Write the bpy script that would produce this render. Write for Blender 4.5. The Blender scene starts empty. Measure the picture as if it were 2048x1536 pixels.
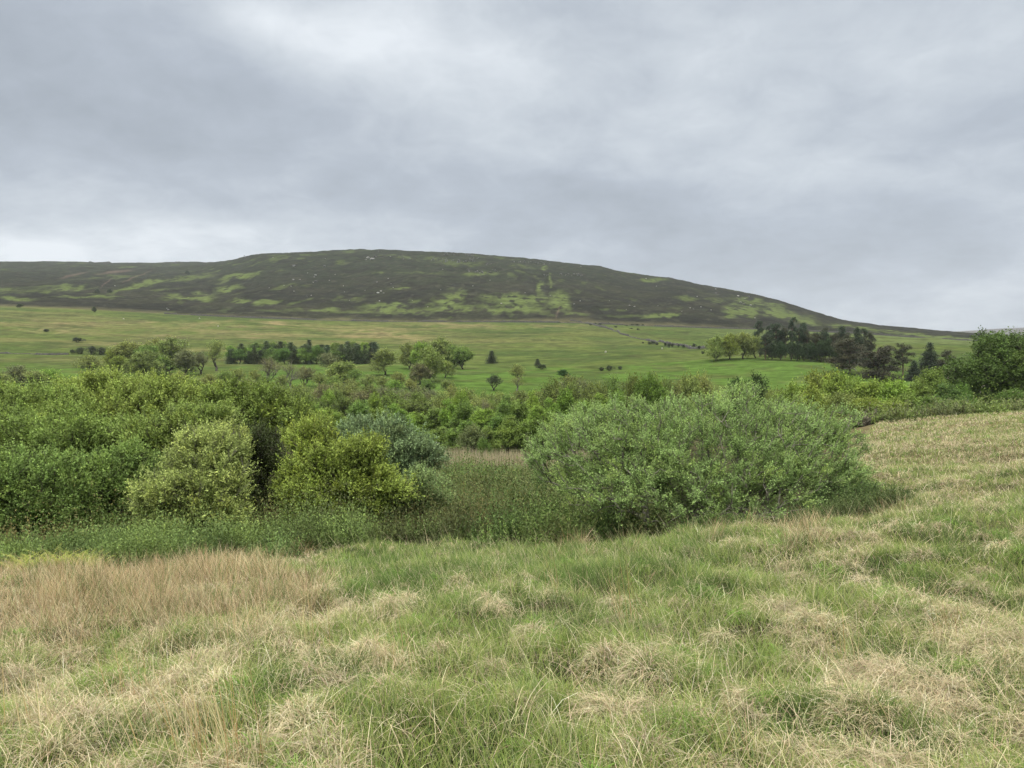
import bpy, math, random
import numpy as np
RS = np.random.RandomState(7)
random.seed(7)
sc = bpy.context.scene
COL = sc.collection
F, CX, CY, HOR = 1540.0, 1024.0, 768.0, 720.0
PITCH = math.atan((CY - HOR) / F)
cp, sp_ = math.cos(PITCH), math.sin(PITCH)

# ------------------------------------------------------------------ mapping between the picture and the place
def W(px, py, Y):
    a = (px - CX) / F; b = (CY - py) / F
    dy = cp + b * sp_; dz = -sp_ + b * cp
    return np.array([a / dy * Y, Y, dz / dy * Y])
def project(X, Y, Z):
    yc = Y * cp - Z * sp_; zc = Y * sp_ + Z * cp
    yc = np.maximum(yc, .05)
    return CX + F * X / yc, CY - F * zc / yc

# ------------------------------------------------------------------ noise
_T = [np.random.RandomState(100 + i).rand(256, 256) for i in range(8)]
def vn(x, y, s=0):
    x = np.asarray(x, float); y = np.asarray(y, float)
    ix = np.floor(x).astype(int); iy = np.floor(y).astype(int)
    fx = x - ix; fy = y - iy
    fx = fx * fx * (3 - 2 * fx); fy = fy * fy * (3 - 2 * fy)
    T = _T[s % 8]; a = ix & 255; b = iy & 255; a1 = (ix + 1) & 255; b1 = (iy + 1) & 255
    return (T[a, b] * (1 - fx) + T[a1, b] * fx) * (1 - fy) + (T[a, b1] * (1 - fx) + T[a1, b1] * fx) * fy
def fbm(x, y, o=4, s=0):
    v = 0; a = .5; t = 0
    for i in range(o):
        v = v + a * vn(x * 2 ** i + 17.3 * i, y * 2 ** i + 5.1 * i, s + i); t += a; a *= .5
    return v / t
def sstep(a, b, x):
    t = np.clip((x - a) / (b - a), 0, 1); return t * t * (3 - 2 * t)

# ------------------------------------------------------------------ the lie of the land
PXK = [-900, 0, 512, 900, 1200, 1400, 1536, 1700, 1800, 2048, 2900]
ROWS = {
 0:   [-1.5] * 11,
 3:   [-1.80, -1.76, -1.74, -1.72, -1.70, -1.68, -1.67, -1.66, -1.64, -1.62, -1.5],
 6:   [-2.3, -2.25, -2.2, -2.1, -2.05, -2.0, -1.95, -1.92, -1.9, -1.85, -1.5],
 10:  [-3.2, -3.0, -2.85, -2.75, -2.7, -2.65, -2.6, -2.4, -2.25, -2.0, -1.4],
 14:  [-4.2, -3.8, -3.55, -3.4, -3.4, -3.35, -3.25, -2.85, -2.55, -2.25, -1.3],
 20:  [-5.5, -4.9, -4.7, -4.6, -4.5, -4.4, -4.1, -3.2, -2.85, -2.5, -1.2],
 30:  [-7.5, -6.8, -6.6, -6.0, -6.0, -5.9, -5.3, -3.45, -3.05, -2.7, -1.0],
 45:  [-8.5, -8.0, -7.9, -7.3, -7.4, -7.4, -6.8, -3.8, -3.50, -3.0, -1.0],
 60:  [-9.5, -9.0, -8.8, -8.3, -8.4, -8.6, -8.4, -6.8, -6.2, -5.0, -2.0],
 90:  [-10.5, -10, -10, -9.9, -10, -10, -10, -9.5, -9.0, -8.0, -5.0],
 130: [-10, -10, -10, -10, -10, -10, -9.8, -9.5, -9, -8.6, -6.0],
 180: [-6, -6, -6.5, -7, -7.5, -7.3, -7, -6.5, -6, -6, -4],
 240: [-2.5, -2.5, -2.5, -2.2, -2.0, -1.0, 0.2, -.5, -1.5, -2, 0],
 300: [0, .5, -.3, -.5, 1.0, 2.5, 4, 4, 3.5, 3, 5],
 400: [14, 13, 9, 8, 8.5, 9.5, 10.5, 9.5, 9, 8, 10],
}
YB = 620.0
bpx = [-900, 0, 150, 300, 450, 600, 750, 1000, 1140, 1300, 1500, 1600, 1750, 1850, 1920, 2048, 2900]
bpy_ = [600, 607, 612, 622, 630, 636, 640, 641, 642, 650, 657, 660, 668, 676, 680, 686, 690]
PG = np.linspace(-900, 2900, 381)
SG = np.linspace(math.log(4), math.log(YB + 4), 520)
_k = sorted(ROWS)
_tab = np.array([np.interp(PG, PXK, ROWS[k]) for k in _k] + [(HOR - np.interp(PG, bpx, bpy_)) / F * YB])
_ky = np.array(_k + [YB], float)
_D = np.array([np.interp(np.exp(SG) - 4, _ky, _tab[:, j]) for j in range(len(PG))]).T
def _blur(A, sg, ax):
    n = int(sg * 3); w = np.exp(-.5 * (np.arange(-n, n + 1) / sg) ** 2); w /= w.sum()
    P = np.pad(A, [(n, n) if i == ax else (0, 0) for i in range(2)], mode='edge')
    out = 0
    for i, ww in enumerate(w):
        sl = [slice(None)] * 2; sl[ax] = slice(i, i + A.shape[ax]); out = out + ww * P[tuple(sl)]
    return out
_D = _blur(_blur(_D, 6, 0), 3.5, 1)
cpx = [-900, 0, 120, 178, 184, 192, 215, 222, 228, 300, 325, 350, 362, 375, 400, 430, 455, 480, 510, 560, 600, 650, 700, 730, 745, 760, 850, 950, 1020, 1045, 1100, 1150, 1200, 1240, 1290, 1340, 1400, 1500, 1560, 1620, 1680, 1740, 1800, 1850, 1900, 1960, 2048, 2900]
cpy = [530, 526, 525.5, 527, 523.5, 526.5, 524.5, 524, 528, 530, 527, 525.5, 524, 527.5, 529, 528, 524, 517, 509, 507, 506, 502.5, 500, 499, 501, 499.5, 504, 508.5, 515, 516, 523, 528, 533, 544, 551, 556, 569, 587, 602, 622, 640, 650, 657, 660, 664, 669, 673, 678]
SPX = np.linspace(-900, 2900, 400); _r = np.interp(SPX, cpx, cpy); _w = np.exp(-.5 * (np.arange(-16, 17) / 6.) ** 2); SPY = np.convolve(np.pad(_r, 16, mode='edge'), _w / _w.sum(), 'valid')
ckp = [-900, 400, 520, 1300, 1700, 1960, 2900]
ckY = [1950, 1850, 1260, 1200, 1120, 1250, 1400]

def H(X, Y):
    X = np.asarray(X, float); Y = np.asarray(Y, float)
    px = CX + F * X / np.maximum(Y, 8)
    pc = np.clip(px, -899, 2899)
    s = np.log(np.clip(Y, 0, YB) + 4)
    a = (s - SG[0]) / (SG[1] - SG[0]); a = np.clip(a, 0, len(SG) - 1.001); ia = a.astype(int); fa = a - ia
    b = (pc - PG[0]) / (PG[1] - PG[0]); b = np.clip(b, 0, len(PG) - 1.001); ib = b.astype(int); fb = b - ib
    z = (_D[ia, ib] * (1 - fa) + _D[ia + 1, ib] * fa) * (1 - fb) + (_D[ia, ib + 1] * (1 - fa) + _D[ia + 1, ib + 1] * fa) * fb
    z = z + np.where(Y < 0, -Y * .03, 0)
    near = sstep(70, 30, Y)
    z = z + near * ((fbm(X * 1.1, Y * 1.1, 3, 1) - .5) * .22 + (vn(X * 2.4, Y * 2.4, 6) - .5) * .12 + (fbm(X * .25 + 9, Y * .25, 2, 3) - .5) * .5 * sstep(1, 10, Y))
    z = z + sstep(100, 260, Y) * sstep(YB + 5, YB - 120, Y) * (fbm(X / 60, Y / 40, 3, 2) - .5) * 5.0
    zc = (HOR - np.interp(pc, cpx, cpy)) / F; Yc = np.interp(pc, ckp, ckY); zc = zc * Yc
    t = np.clip((Y - YB) / (Yc - YB), 0, 1)
    zs = (HOR - np.interp(pc, SPX, SPY)) / F * Yc; zc = zs + (zc - zs) * t ** 14
    sh = .78 * t + .22 * np.sin(t * math.pi / 2)
    up = z + (zc - z) * sh + np.sin(t * math.pi) ** .7 * (fbm(X / 90, Y / 130, 4, 4) - .5) * 16 * sstep(0, .12, t) + (fbm(X / 9, Y / 9, 2, 5) - .5) * 1.6 * sstep(0, .1, t)
    up = up - np.maximum(Y - Yc, 0) * .04
    return np.where(Y > YB, up, z)

# ------------------------------------------------------------------ mesh helpers
def mk_mesh(name, V, quads=None, tris=None, col=None, smooth=False, mats=None, midx=None):
    me = bpy.data.meshes.new(name)
    V = np.ascontiguousarray(V, np.float32)
    me.vertices.add(len(V)); me.vertices.foreach_set('co', V.ravel())
    li, ls = [], []; n = 0
    if quads is not None and len(quads):
        li.append(np.asarray(quads, np.int32).ravel()); ls.append(np.arange(len(quads), dtype=np.int32) * 4); n = len(quads) * 4
    if tris is not None and len(tris):
        li.append(np.asarray(tris, np.int32).ravel()); ls.append(n + np.arange(len(tris), dtype=np.int32) * 3)
    li = np.concatenate(li); ls = np.concatenate(ls)
    me.loops.add(len(li)); me.loops.foreach_set('vertex_index', li)
    me.polygons.add(len(ls)); me.polygons.foreach_set('loop_start', ls)
    if smooth: me.polygons.foreach_set('use_smooth', np.ones(len(ls), bool))
    if midx is not None: me.polygons.foreach_set('material_index', np.asarray(midx, np.int32))
    if col is not None:
        at = me.color_attributes.new('Col', 'FLOAT_COLOR', 'POINT')
        c = np.ones((len(V), 4), np.float32); c[:, :3] = col
        at.data.foreach_set('color', c.ravel())
    for m in (mats or []): me.materials.append(m)
    me.update(calc_edges=True)
    return me
def tag(o, label=None, cat=None, group=None, kind=None):
    if label: o['label'] = label
    if cat: o['category'] = cat
    if group: o['group'] = group
    if kind: o['kind'] = kind
    return o
def ob(name, data, parent=None, loc=(0, 0, 0)):
    o = bpy.data.objects.new(name, data); COL.objects.link(o); o.location = loc
    if parent is not None: o.parent = parent
    return o
def empty(name, loc, rz=0, s=(1, 1, 1)):
    o = ob(name, None, None, loc); o.rotation_euler = (0, 0, rz); o.scale = s; return o
def nrm(v):
    return v / np.maximum(np.linalg.norm(v, axis=-1, keepdims=True), 1e-9)

# ------------------------------------------------------------------ materials
def newmat(name):
    m = bpy.data.materials.new(name); m.use_nodes = True
    nt = m.node_tree; nt.nodes.clear(); return m, nt, nt.nodes, nt.links
def leaf_mat(name, trans=.22, rough=.6, back=None, objcol=True, spec=.12):
    m, nt, N, L = newmat(name)
    out = N.new('ShaderNodeOutputMaterial'); a = N.new('ShaderNodeAttribute'); a.attribute_name = 'Col'
    c = a.outputs['Color']
    if objcol:
        oi = N.new('ShaderNodeObjectInfo'); mx = N.new('ShaderNodeMix'); mx.data_type = 'RGBA'; mx.blend_type = 'MULTIPLY'; mx.inputs[0].default_value = 1
        L.new(c, mx.inputs[6]); L.new(oi.outputs['Color'], mx.inputs[7]); c = mx.outputs[2]
    if back:
        g = N.new('ShaderNodeNewGeometry'); m2 = N.new('ShaderNodeMix'); m2.data_type = 'RGBA'
        ml = N.new('ShaderNodeMath'); ml.operation = 'MULTIPLY'; ml.inputs[1].default_value = back[3]
        L.new(g.outputs['Backfacing'], ml.inputs[0]); L.new(ml.outputs[0], m2.inputs[0]); L.new(c, m2.inputs[6]); m2.inputs[7].default_value = (*back[:3], 1); c = m2.outputs[2]
    p = N.new('ShaderNodeBsdfPrincipled'); p.inputs['Roughness'].default_value = rough; p.inputs['Specular IOR Level'].default_value = spec
    L.new(c, p.inputs['Base Color'])
    t = N.new('ShaderNodeBsdfTranslucent'); L.new(c, t.inputs['Color'])
    x = N.new('ShaderNodeMixShader'); x.inputs[0].default_value = trans
    L.new(p.outputs[0], x.inputs[1]); L.new(t.outputs[0], x.inputs[2]); L.new(x.outputs[0], out.inputs[0])
    return m
M_leaf = leaf_mat('leaf')
M_willow = leaf_mat('willow_leaf', back=(.26, .34, .16, .08))
M_needle = leaf_mat('needle', trans=.12, rough=.6)
M_grass = leaf_mat('grass_blade', trans=.3, rough=.7, objcol=False, spec=.10)
def bark_mat(name, c1, c2, sc_=20):
    m, nt, N, L = newmat(name)
    out = N.new('ShaderNodeOutputMaterial'); p = N.new('ShaderNodeBsdfPrincipled'); p.inputs['Roughness'].default_value = .9
    n = N.new('ShaderNodeTexNoise'); n.inputs['Scale'].default_value = sc_; n.inputs['Detail'].default_value = 6
    tc = N.new('ShaderNodeTexCoord'); L.new(tc.outputs['Object'], n.inputs['Vector'])
    r = N.new('ShaderNodeValToRGB'); r.color_ramp.elements[0].color = (*c1, 1); r.color_ramp.elements[1].color = (*c2, 1)
    r.color_ramp.elements[0].position = .35; r.color_ramp.elements[1].position = .7
    L.new(n.outputs['Fac'], r.inputs[0]); L.new(r.outputs[0], p.inputs['Base Color'])
    b = N.new('ShaderNodeBump'); b.inputs['Strength'].default_value = .6; L.new(n.outputs['Fac'], b.inputs['Height']); L.new(b.outputs[0], p.inputs['Normal'])
    L.new(p.outputs[0], out.inputs[0]); return m
M_bark = bark_mat('bark', (.028, .024, .016), (.085, .075, .052))
M_greybark = bark_mat('grey_bark', (.08, .076, .058), (.25, .24, .18))
M_palebark = bark_mat('pale_bark', (.08, .075, .06), (.24, .225, .185))
M_pinebark = bark_mat('pine_bark', (.07, .05, .04), (.22, .14, .10), 8)
M_stone = bark_mat('stone', (.025, .025, .024), (.15, .15, .142), .9)
M_wallstone = bark_mat('wall_stone', (.02, .02, .018), (.06, .057, .05), 1.5)
M_palestone = bark_mat('pale_stone', (.14, .14, .13), (.36, .36, .34), 1.5)
def land_mat(name, nscale, lo, hi, bump=.4, n2=None):
    m, nt, N, L = newmat(name)
    out = N.new('ShaderNodeOutputMaterial'); p = N.new('ShaderNodeBsdfPrincipled'); p.inputs['Roughness'].default_value = .95; p.inputs['Specular IOR Level'].default_value = 0.0
    a = N.new('ShaderNodeAttribute'); a.attribute_name = 'Col'
    g = N.new('ShaderNodeNewGeometry')
    mp = N.new('ShaderNodeMapping'); mp.inputs['Scale'].default_value = (.6, .8, 1); L.new(g.outputs['Position'], mp.inputs[0])
    n = N.new('ShaderNodeTexNoise'); n.inputs['Scale'].default_value = nscale; n.inputs['Detail'].default_value = 8; n.inputs['Roughness'].default_value = .72
    L.new(mp.outputs[0], n.inputs['Vector'])
    r = N.new('ShaderNodeMapRange'); r.inputs[1].default_value = .3; r.inputs[2].default_value = .7; r.inputs[3].default_value = lo; r.inputs[4].default_value = hi
    L.new(n.outputs['Fac'], r.inputs[0])
    v = N.new('ShaderNodeVectorMath'); v.operation = 'SCALE'; L.new(a.outputs['Color'], v.inputs[0]); L.new(r.outputs[0], v.inputs['Scale'])
    L.new(v.outputs[0], p.inputs['Base Color'])
    b = N.new('ShaderNodeBump'); b.inputs['Strength'].default_value = bump; b.inputs['Distance'].default_value = n2 or .3
    L.new(n.outputs['Fac'], b.inputs['Height']); L.new(b.outputs[0], p.inputs['Normal'])
    L.new(p.outputs[0], out.inputs[0]); return m
M_land = land_mat('meadow_ground', .30, .55, 1.5, .5, .4)
M_hill = land_mat('moor_ground', .16, .55, 1.45, .7, 2.0)
M_far = land_mat('far_moor_ground', .01, .8, 1.2, .2, 4.0)

# ------------------------------------------------------------------ ground sheet
def blobmask(px, py, blobs, warp=1.0, soft=.35, seed=3):
    wx = (fbm(px / 26., py / 9., 4, seed) - .5) * 44 * warp; wy = (fbm(px / 22. + 31, py / 8. + 7, 4, seed + 1) - .5) * 20 * warp
    m = np.zeros_like(px)
    for (cx, cy, rx, ry, *r) in blobs:
        a = math.radians(r[0]) if r else 0; w = r[1] if len(r) > 1 else 1
        dx = px + wx * min(1, rx / 30.) - cx; dy = py + wy * min(1, ry / 8.) - cy
        ca, sa = math.cos(a), math.sin(a)
        d = np.sqrt(((dx * ca - dy * sa) / rx) ** 2 + ((dx * sa + dy * ca) / ry) ** 2)
        m = np.maximum(m, w * sstep(1 + soft, 1 - soft, d))
    return m
GREEN = [(133,576,42,7,4),(380,596,45,8,0),(451,577,25,5,12),(478,551,46,4.5,7),(280,572,60,4,14),(178,594,60,3,0),(373,557,46,5,8,.7),(479,602,20,4,0),(530,606,28,5,8),(34,597,40,4,0),(17,579,22,4,5,.7),
 (60,583,40,3,3,.5),(320,562,30,3,15,.8),(650,621,36,4),(782,617,56,10,0),(902,598,26,15,0),(892,618,60,9,0),(1035,600,66,11,0),(1022,618,62,9,0),(1118,606,24,22,0),(1080,574,6,16,-8),(1090,535,6,6),(1101,562,2.5,12,8),
 (960,549,35,5,0,.8),(915,526,42,5,-5,.6),(870,517,30,4,0,.5),(1306,562,24,4.5,0),(1320,631,34,5,0),(1213,620,34,3,0,.7),(1371,597,14,4,0,.7),(800,577,22,2.5,0,.8),(762,545,15,2,0,.7),(840,546,40,2,-3,.5),
 (1466,624,20,13,0),(1497,622,26,10,-10),(1502,604,40,6,-8,.85),(1570,630,52,10,-10),(1545,613,34,6,-12,.8),(1612,643,26,5,-12),(1379,598,25,4,0,.7),(1433,600,18,5,0,.8),(1724,656,60,2.5,-6),(1790,664,60,3,-5,.8),(1860,671,66,3.2,-6),(1920,676,50,4,-5),
 (700,624,50,3,0,.6),(560,621,30,2.5,0,.5),(1150,628,30,3,0,.7),(1250,632,40,2.5,0,.5),(830,600,14,4,0,.6),(1045,533,30,3,-6,.5)]
PINK = [(150,550,28,1.8,12),(232,544,32,2.6,7),(212,566,14,1,40),(270,553,30,1,22),(1115,625,2,14,-15,.8)]
def lerp(a, b, t):
    return a + (np.asarray(b) - a) * t[..., None]
def sheet(name, U, YR, mat, colf, kind='structure'):
    uu, yy = np.meshgrid(U, YR)
    X = uu * (yy + 30); Z = H(X, yy)
    V = np.stack([X, yy, Z], -1).reshape(-1, 3)
    nc, nr = len(U), len(YR)
    i = np.arange(nr - 1)[:, None] * nc + np.arange(nc - 1)[None, :]
    Q = np.stack([i, i + 1, i + nc + 1, i + nc], -1).reshape(-1, 4)
    me = mk_mesh(name, V, quads=Q, col=colf(V), smooth=True, mats=[mat])
    o = ob(name, me); tag(o, kind=kind); return o
U = np.concatenate([np.linspace(-1.9, -.85, 40)[:-1], np.linspace(-.85, .85, 1100), np.linspace(.85, 1.9, 40)[1:]])
YG = np.concatenate([np.linspace(-29.5, 1.5, 24)[:-1], np.linspace(1.5, 22, 230)[:-1], np.linspace(22, 60, 110)[:-1], np.linspace(60, 160, 60)[:-1], np.linspace(160, 420, 170)[:-1], np.linspace(420, YB, 90)])
YH = np.concatenate([np.linspace(YB, 1290, 230)[:-1], np.linspace(1290, 1990, 120), [2200, 2600]])
TANB = [(150,648,190,5,0,.9),(560,652,190,7,-1,1),(300,665,120,6,0,.6),(60,662,80,4,0,.7),(760,668,90,9,-3,.9),(460,668,130,8,0,.5),(905,650,110,5,-2,.9),(230,690,160,4,0,.4),(300,678,60,3,0,.6),(690,655,80,8,0,.7),(1080,652,100,3,0,.5),(1700,690,80,4,0,.3)]
DARKG = [(300,664,60,4,0,.5),(430,672,50,5,0,.6),(560,660,70,4,0,.5),(1000,665,160,10,0,.4),(1400,741,130,2.2,3,.9),(1550,668,120,4,0,.5),(90,730,140,12,0,.6),(870,740,120,4,0,.3),(1300,735,120,2,2,.5)]
def meadow_col(V):
    X, Y, Z = V.T
    px, py = project(X, Y, Z)
    n1 = fbm(X / 26, Y / 34, 4, 1); n2 = fbm(X / 7, Y / 9, 4, 3); n3 = fbm(X / 90, Y / 26, 3, 5)
    g = np.empty((len(X), 3)); g[:] = (.066, .088, .025)
    g = lerp(g, (.047, .070, .021), sstep(.40, .62, n1))
    g = lerp(g, (.125, .112, .050), sstep(.46, .62, n3) * .5 * sstep(200, 320, Y) * sstep(1500, 900, px))
    tan = blobmask(px, py, TANB, .9, .7, 2) * sstep(.30, .60, n2 * .5 + n1 * .5)
    g = lerp(g, (.195, .155, .080), np.clip(tan, 0, 1) * .95)
    g = lerp(g, (.040, .058, .019), blobmask(px, py, DARKG, .8, .6, 1) * .8)
    g = lerp(g, (.078, .100, .040), sstep(1380, 1560, px) * sstep(320, 400, Y) * .7)
    g = lerp(g, (.080, .098, .032), sstep(.5, .62, fbm(X / 14 + 7, Y / 5, 4, 6)) * .45 * sstep(150, 220, Y))
    g = lerp(g, (.036, .050, .018), sstep(.56, .66, fbm(X / 30 + 20, Y / 6, 4, 0)) * .55 * sstep(150, 220, Y))
    br = sstep(140, 175, Y) * sstep(290, 230, Y)
    g = lerp(g, (.060, .108, .022), br * sstep(.35, .6, n2) * .8)
    g = lerp(g, (.046, .050, .022), sstep(.58, .72, n2) * .5 * sstep(200, 300, Y))
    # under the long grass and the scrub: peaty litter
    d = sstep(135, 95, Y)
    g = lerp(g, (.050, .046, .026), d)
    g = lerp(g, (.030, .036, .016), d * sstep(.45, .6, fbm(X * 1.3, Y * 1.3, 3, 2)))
    g = lerp(g, (.022, .024, .012), sstep(14, 17, Y) * sstep(60, 50, Y) * sstep(1650, 1500, px))  # litter painted darker under the scrub and thicket to deepen the shade there
    g = lerp(g, (.13, .11, .06), sstep(1600, 1720, px) * sstep(14, 24, Y) * sstep(62, 50, Y) * .8)
    return np.clip(g, .01, .6)
def hill_col(V):
    X, Y, Z = V.T
    px, py = project(X, Y, Z)
    n1 = fbm(X / 34, Y / 60, 4, 2); n2 = fbm(X / 8, Y / 12, 4, 6)
    g = np.empty((len(X), 3)); g[:] = (.0155, .0170, .0125)
    g = lerp(g, (.022, .024, .015), sstep(.42, .6, n1))
    g = lerp(g, (.022, .028, .017), sstep(600, 525, py) * .85)
    g = lerp(g, (.013, .013, .011), sstep(.48, .62, n2) * .7)
    g = lerp(g, (.045, .045, .03), sstep(.62, .72, fbm(X / 5 + 40, Y / 7, 4, 2)) * .5)
    g = lerp(g, (.034, .033, .023), sstep(.6, .72, vn(X / 50 + 4, Y / 16, 7)) * .35 * sstep(1000, 750, Y))
    gm = blobmask(px, py, GREEN, 1.2, .5, 3)
    gm = gm * sstep(.40, .54, .42 * n2 + .58 * fbm(X / 4, Y / 10, 5, 5) + .05 * gm)
    gm = np.maximum(gm, .65 * sstep(.60, .70, fbm(X / 14 + 3, Y / 30, 5, 4)) * sstep(.45, .6, fbm(X / 80, Y / 90, 2, 1)) * sstep(1950, 700, px) * .8)
    g = lerp(g, (.078, .104, .032), np.clip(gm, 0, 1) * .85)
    g = lerp(g, (.12, .085, .07), blobmask(px, py, PINK, .6, .5, 5) * .45)
    # light rough grass strip under the boundary wall
    e = sstep(YB + 22, YB, Y + (n1 - .5) * 40)
    g = lerp(g, (.10, .095, .05), e * .6)
    return np.clip(g, .008, .5)
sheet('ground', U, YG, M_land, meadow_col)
sheet('hill', U, YH, M_hill, hill_col)
# the far moor on the skyline and the land between
fx = np.linspace(-3200, 4200, 260)
fy = np.array([2610, 2900, 3300, 3700, 4300])
def far_moor():
    XX, YY = np.meshgrid(fx, fy)
    pxx = CX + F * XX / YY
    crest = np.interp(pxx, [-500, 1700, 1880, 1940, 1965, 1995, 2048, 2200, 2600], [662, 664, 664.5, 663.5, 660, 657.5, 655, 650, 642])
    t = np.array([-.9, -.1, .62, 1, .92])[:, None]
    Z = (HOR - crest) / F * YY * np.where(t < 0, .2, t) - np.where(t < 0, 25 * -t, 0) + (fbm(XX / 150, YY / 150, 3, 2) - .5) * 7
    V = np.stack([XX, YY, Z], -1).reshape(-1, 3)
    nc = len(fx); i = np.arange(4)[:, None] * nc + np.arange(nc - 1)[None, :]
    Q = np.stack([i, i + 1, i + nc + 1, i + nc], -1).reshape(-1, 4)
    c = np.empty((len(V), 3)); c[:] = (.055, .052, .045); c = lerp(c, (.10, .11, .05), sstep(.5, .65, fbm(V[:, 0] / 200, V[:, 1] / 100, 3, 1)) * .6)
    tag(ob('distant_moor', mk_mesh('distant_moor', V, quads=Q, col=c, smooth=True, mats=[M_far])), kind='structure')
far_moor()

# ------------------------------------------------------------------ plants: skeleton, tubes, leaves
def tubes(A, B, ra, rb, sides=5):
    d = nrm(B - A); h = np.where(np.abs(d[:, 2:3]) > .9, np.array([[1., 0, 0]]), np.array([[0, 0, 1.]]))
    u = nrm(np.cross(d, h)); v = np.cross(d, u)
    an = np.arange(sides) * 2 * math.pi / sides
    ring = u[:, None, :] * np.cos(an)[None, :, None] + v[:, None, :] * np.sin(an)[None, :, None]
    V = np.concatenate([A[:, None] + ring * ra[:, None, None], B[:, None] + ring * rb[:, None, None]], 1)
    n = len(A); b = np.arange(n)[:, None] * (2 * sides); k = np.arange(sides); k1 = (k + 1) % sides
    Q = np.stack([b + k, b + k1, b + k1 + sides, b + k + sides], -1).reshape(-1, 4)
    return V.reshape(-1, 3), Q
def skeleton(rs, stems, targets, r_tip, bend=.12, tropism=.15, pw=.5):
    """stems: base points; targets: points the shoots reach. Returns segments with radii and each target's arriving direction."""
    P = [np.array(s, float) for s in stems]; par = [-1] * len(P); plen = [0.] * len(P)
    c0 = np.mean(stems, 0)
    order = np.argsort(np.linalg.norm(targets - c0, axis=1) + rs.rand(len(targets)) * .05)
    tip = {}
    for ti in order:
        t = targets[ti]; A = np.array(P); pl = np.array(plen)
        d = np.linalg.norm(A - t, axis=1) + .32 * pl
        below = (A[:, 2] > t[2] + .05) * .6
        q = int(np.argmin(d + below * np.linalg.norm(A - t, axis=1)))
        L = np.linalg.norm(t - P[q]); k = max(1, min(7, int(L / .35) + 1)); prev = q
        off = rs.randn(3) * bend * L; off[2] += tropism * L
        for j in range(1, k + 1):
            f = j / k; p = P[q] * (1 - f) + t * f + off * math.sin(math.pi * f) * .8 + (rs.randn(3) * .03 * L if j < k else 0)
            P.append(p); par.append(prev); plen.append(plen[prev] + np.linalg.norm(p - P[prev])); prev = len(P) - 1
        tip[ti] = prev
    n = len(P); cnt = np.zeros(n)
    for ti in tip.values(): cnt[ti] += 1
    for i in range(n - 1, -1, -1):
        if par[i] >= 0: cnt[par[i]] += cnt[i]
    P = np.array(P); par = np.array(par); cnt = np.maximum(cnt, 1)
    r = r_tip * cnt ** pw
    m = par >= 0; idx = np.where(m)[0]
    A = P[par[idx]]; B = P[idx]; rb = r[idx]; ra = np.minimum(r[par[idx]], rb * 1.35)
    tipd = np.array([P[tip[i]] - P[par[tip[i]]] for i in range(len(targets))])
    return A, B, ra, rb, nrm(tipd)
def ellipsoid_pts(rs, blobs, n, shell=.45, zmin=None, low=1.0):
    w = np.array([(b[3] * b[4] * b[5]) ** (2 / 3.) for b in blobs]); w /= w.sum()
    k = rs.choice(len(blobs), n * 3, p=w); B = np.array(blobs)[k]
    d = nrm(rs.randn(n * 3, 3)); d[:, 2] = np.where((d[:, 2] < 0) & (rs.rand(n * 3) > low), -d[:, 2], d[:, 2])
    rr = 1 - shell * rs.rand(n * 3) ** 1.3
    P = B[:, :3] + d * B[:, 3:6] * rr[:, None]
    # keep points that are not deep inside another blob
    inner = np.full(len(P), 9.)
    for b in blobs:
        b = np.array(b); inner = np.minimum(inner, np.linalg.norm((P - b[:3]) / b[3:6], axis=1))
    ok = inner > (1 - shell) * .93
    if zmin is not None: ok &= P[:, 2] > zmin
    P = P[ok]; return P[:n]
def sprays(rs, P, D, K, Mn, L, spread, lsize, lw, col, cvar=.12, svar=.16, droop=.1, up=.35, jit=.25, warm=(1.15, 1.05, .8), shoot=None, tight=.45):
    """K shoots from every point P along D, Mn leaves on each: rhombic leaves with their own tilt"""
    n = len(P)
    d = nrm(D[:, None, :] + rs.randn(n, K, 3) * spread + np.array([0, 0, up]))
    Ls = L * (.55 + .9 * rs.rand(n, K, 1))
    t = (np.arange(Mn) + rs.rand(n, K, Mn)) / Mn
    base = P[:, None, None, :] + rs.randn(n, K, 1, 3) * L * jit + d[:, :, None, :] * (Ls[..., None] * t[..., None])
    base[..., 2] -= droop * L * t ** 2
    base = base + rs.randn(n, K, Mn, 3) * lsize * tight
    a = nrm(d[:, :, None, :] * .8 + rs.randn(n, K, Mn, 3) * (.8 if tight > .3 else .6))
    s = nrm(np.cross(a, rs.randn(n, K, Mn, 3) * .4 + d[:, :, None, :] * .4 + np.array([0, 0, .8])))
    sz = lsize * (.6 + .8 * rs.rand(n, K, Mn, 1)) * (1.1 - .35 * t[..., None])
    nn = np.cross(a, s)
    p0 = base; p2 = base + a * sz; mid = base + a * sz * .45 + nn * sz * .10
    V = np.stack([p0, mid + s * sz * lw * .5, p2, mid - s * sz * lw * .5], -2).reshape(-1, 3)
    m = n * K * Mn; Q = (np.arange(m)[:, None] * 4 + np.arange(4)).astype(np.int32)
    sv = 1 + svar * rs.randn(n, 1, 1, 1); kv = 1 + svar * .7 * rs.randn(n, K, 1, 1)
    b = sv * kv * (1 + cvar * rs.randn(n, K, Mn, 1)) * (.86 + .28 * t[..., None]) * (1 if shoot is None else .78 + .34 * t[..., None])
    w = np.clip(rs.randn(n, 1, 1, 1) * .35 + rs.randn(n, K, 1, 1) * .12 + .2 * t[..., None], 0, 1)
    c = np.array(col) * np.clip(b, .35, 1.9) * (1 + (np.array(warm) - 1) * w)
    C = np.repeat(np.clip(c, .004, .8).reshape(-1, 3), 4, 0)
    tw = (P[:, None, :] + 0 * d, P[:, None, :] + d * Ls)
    return V, Q, C, tw
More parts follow.
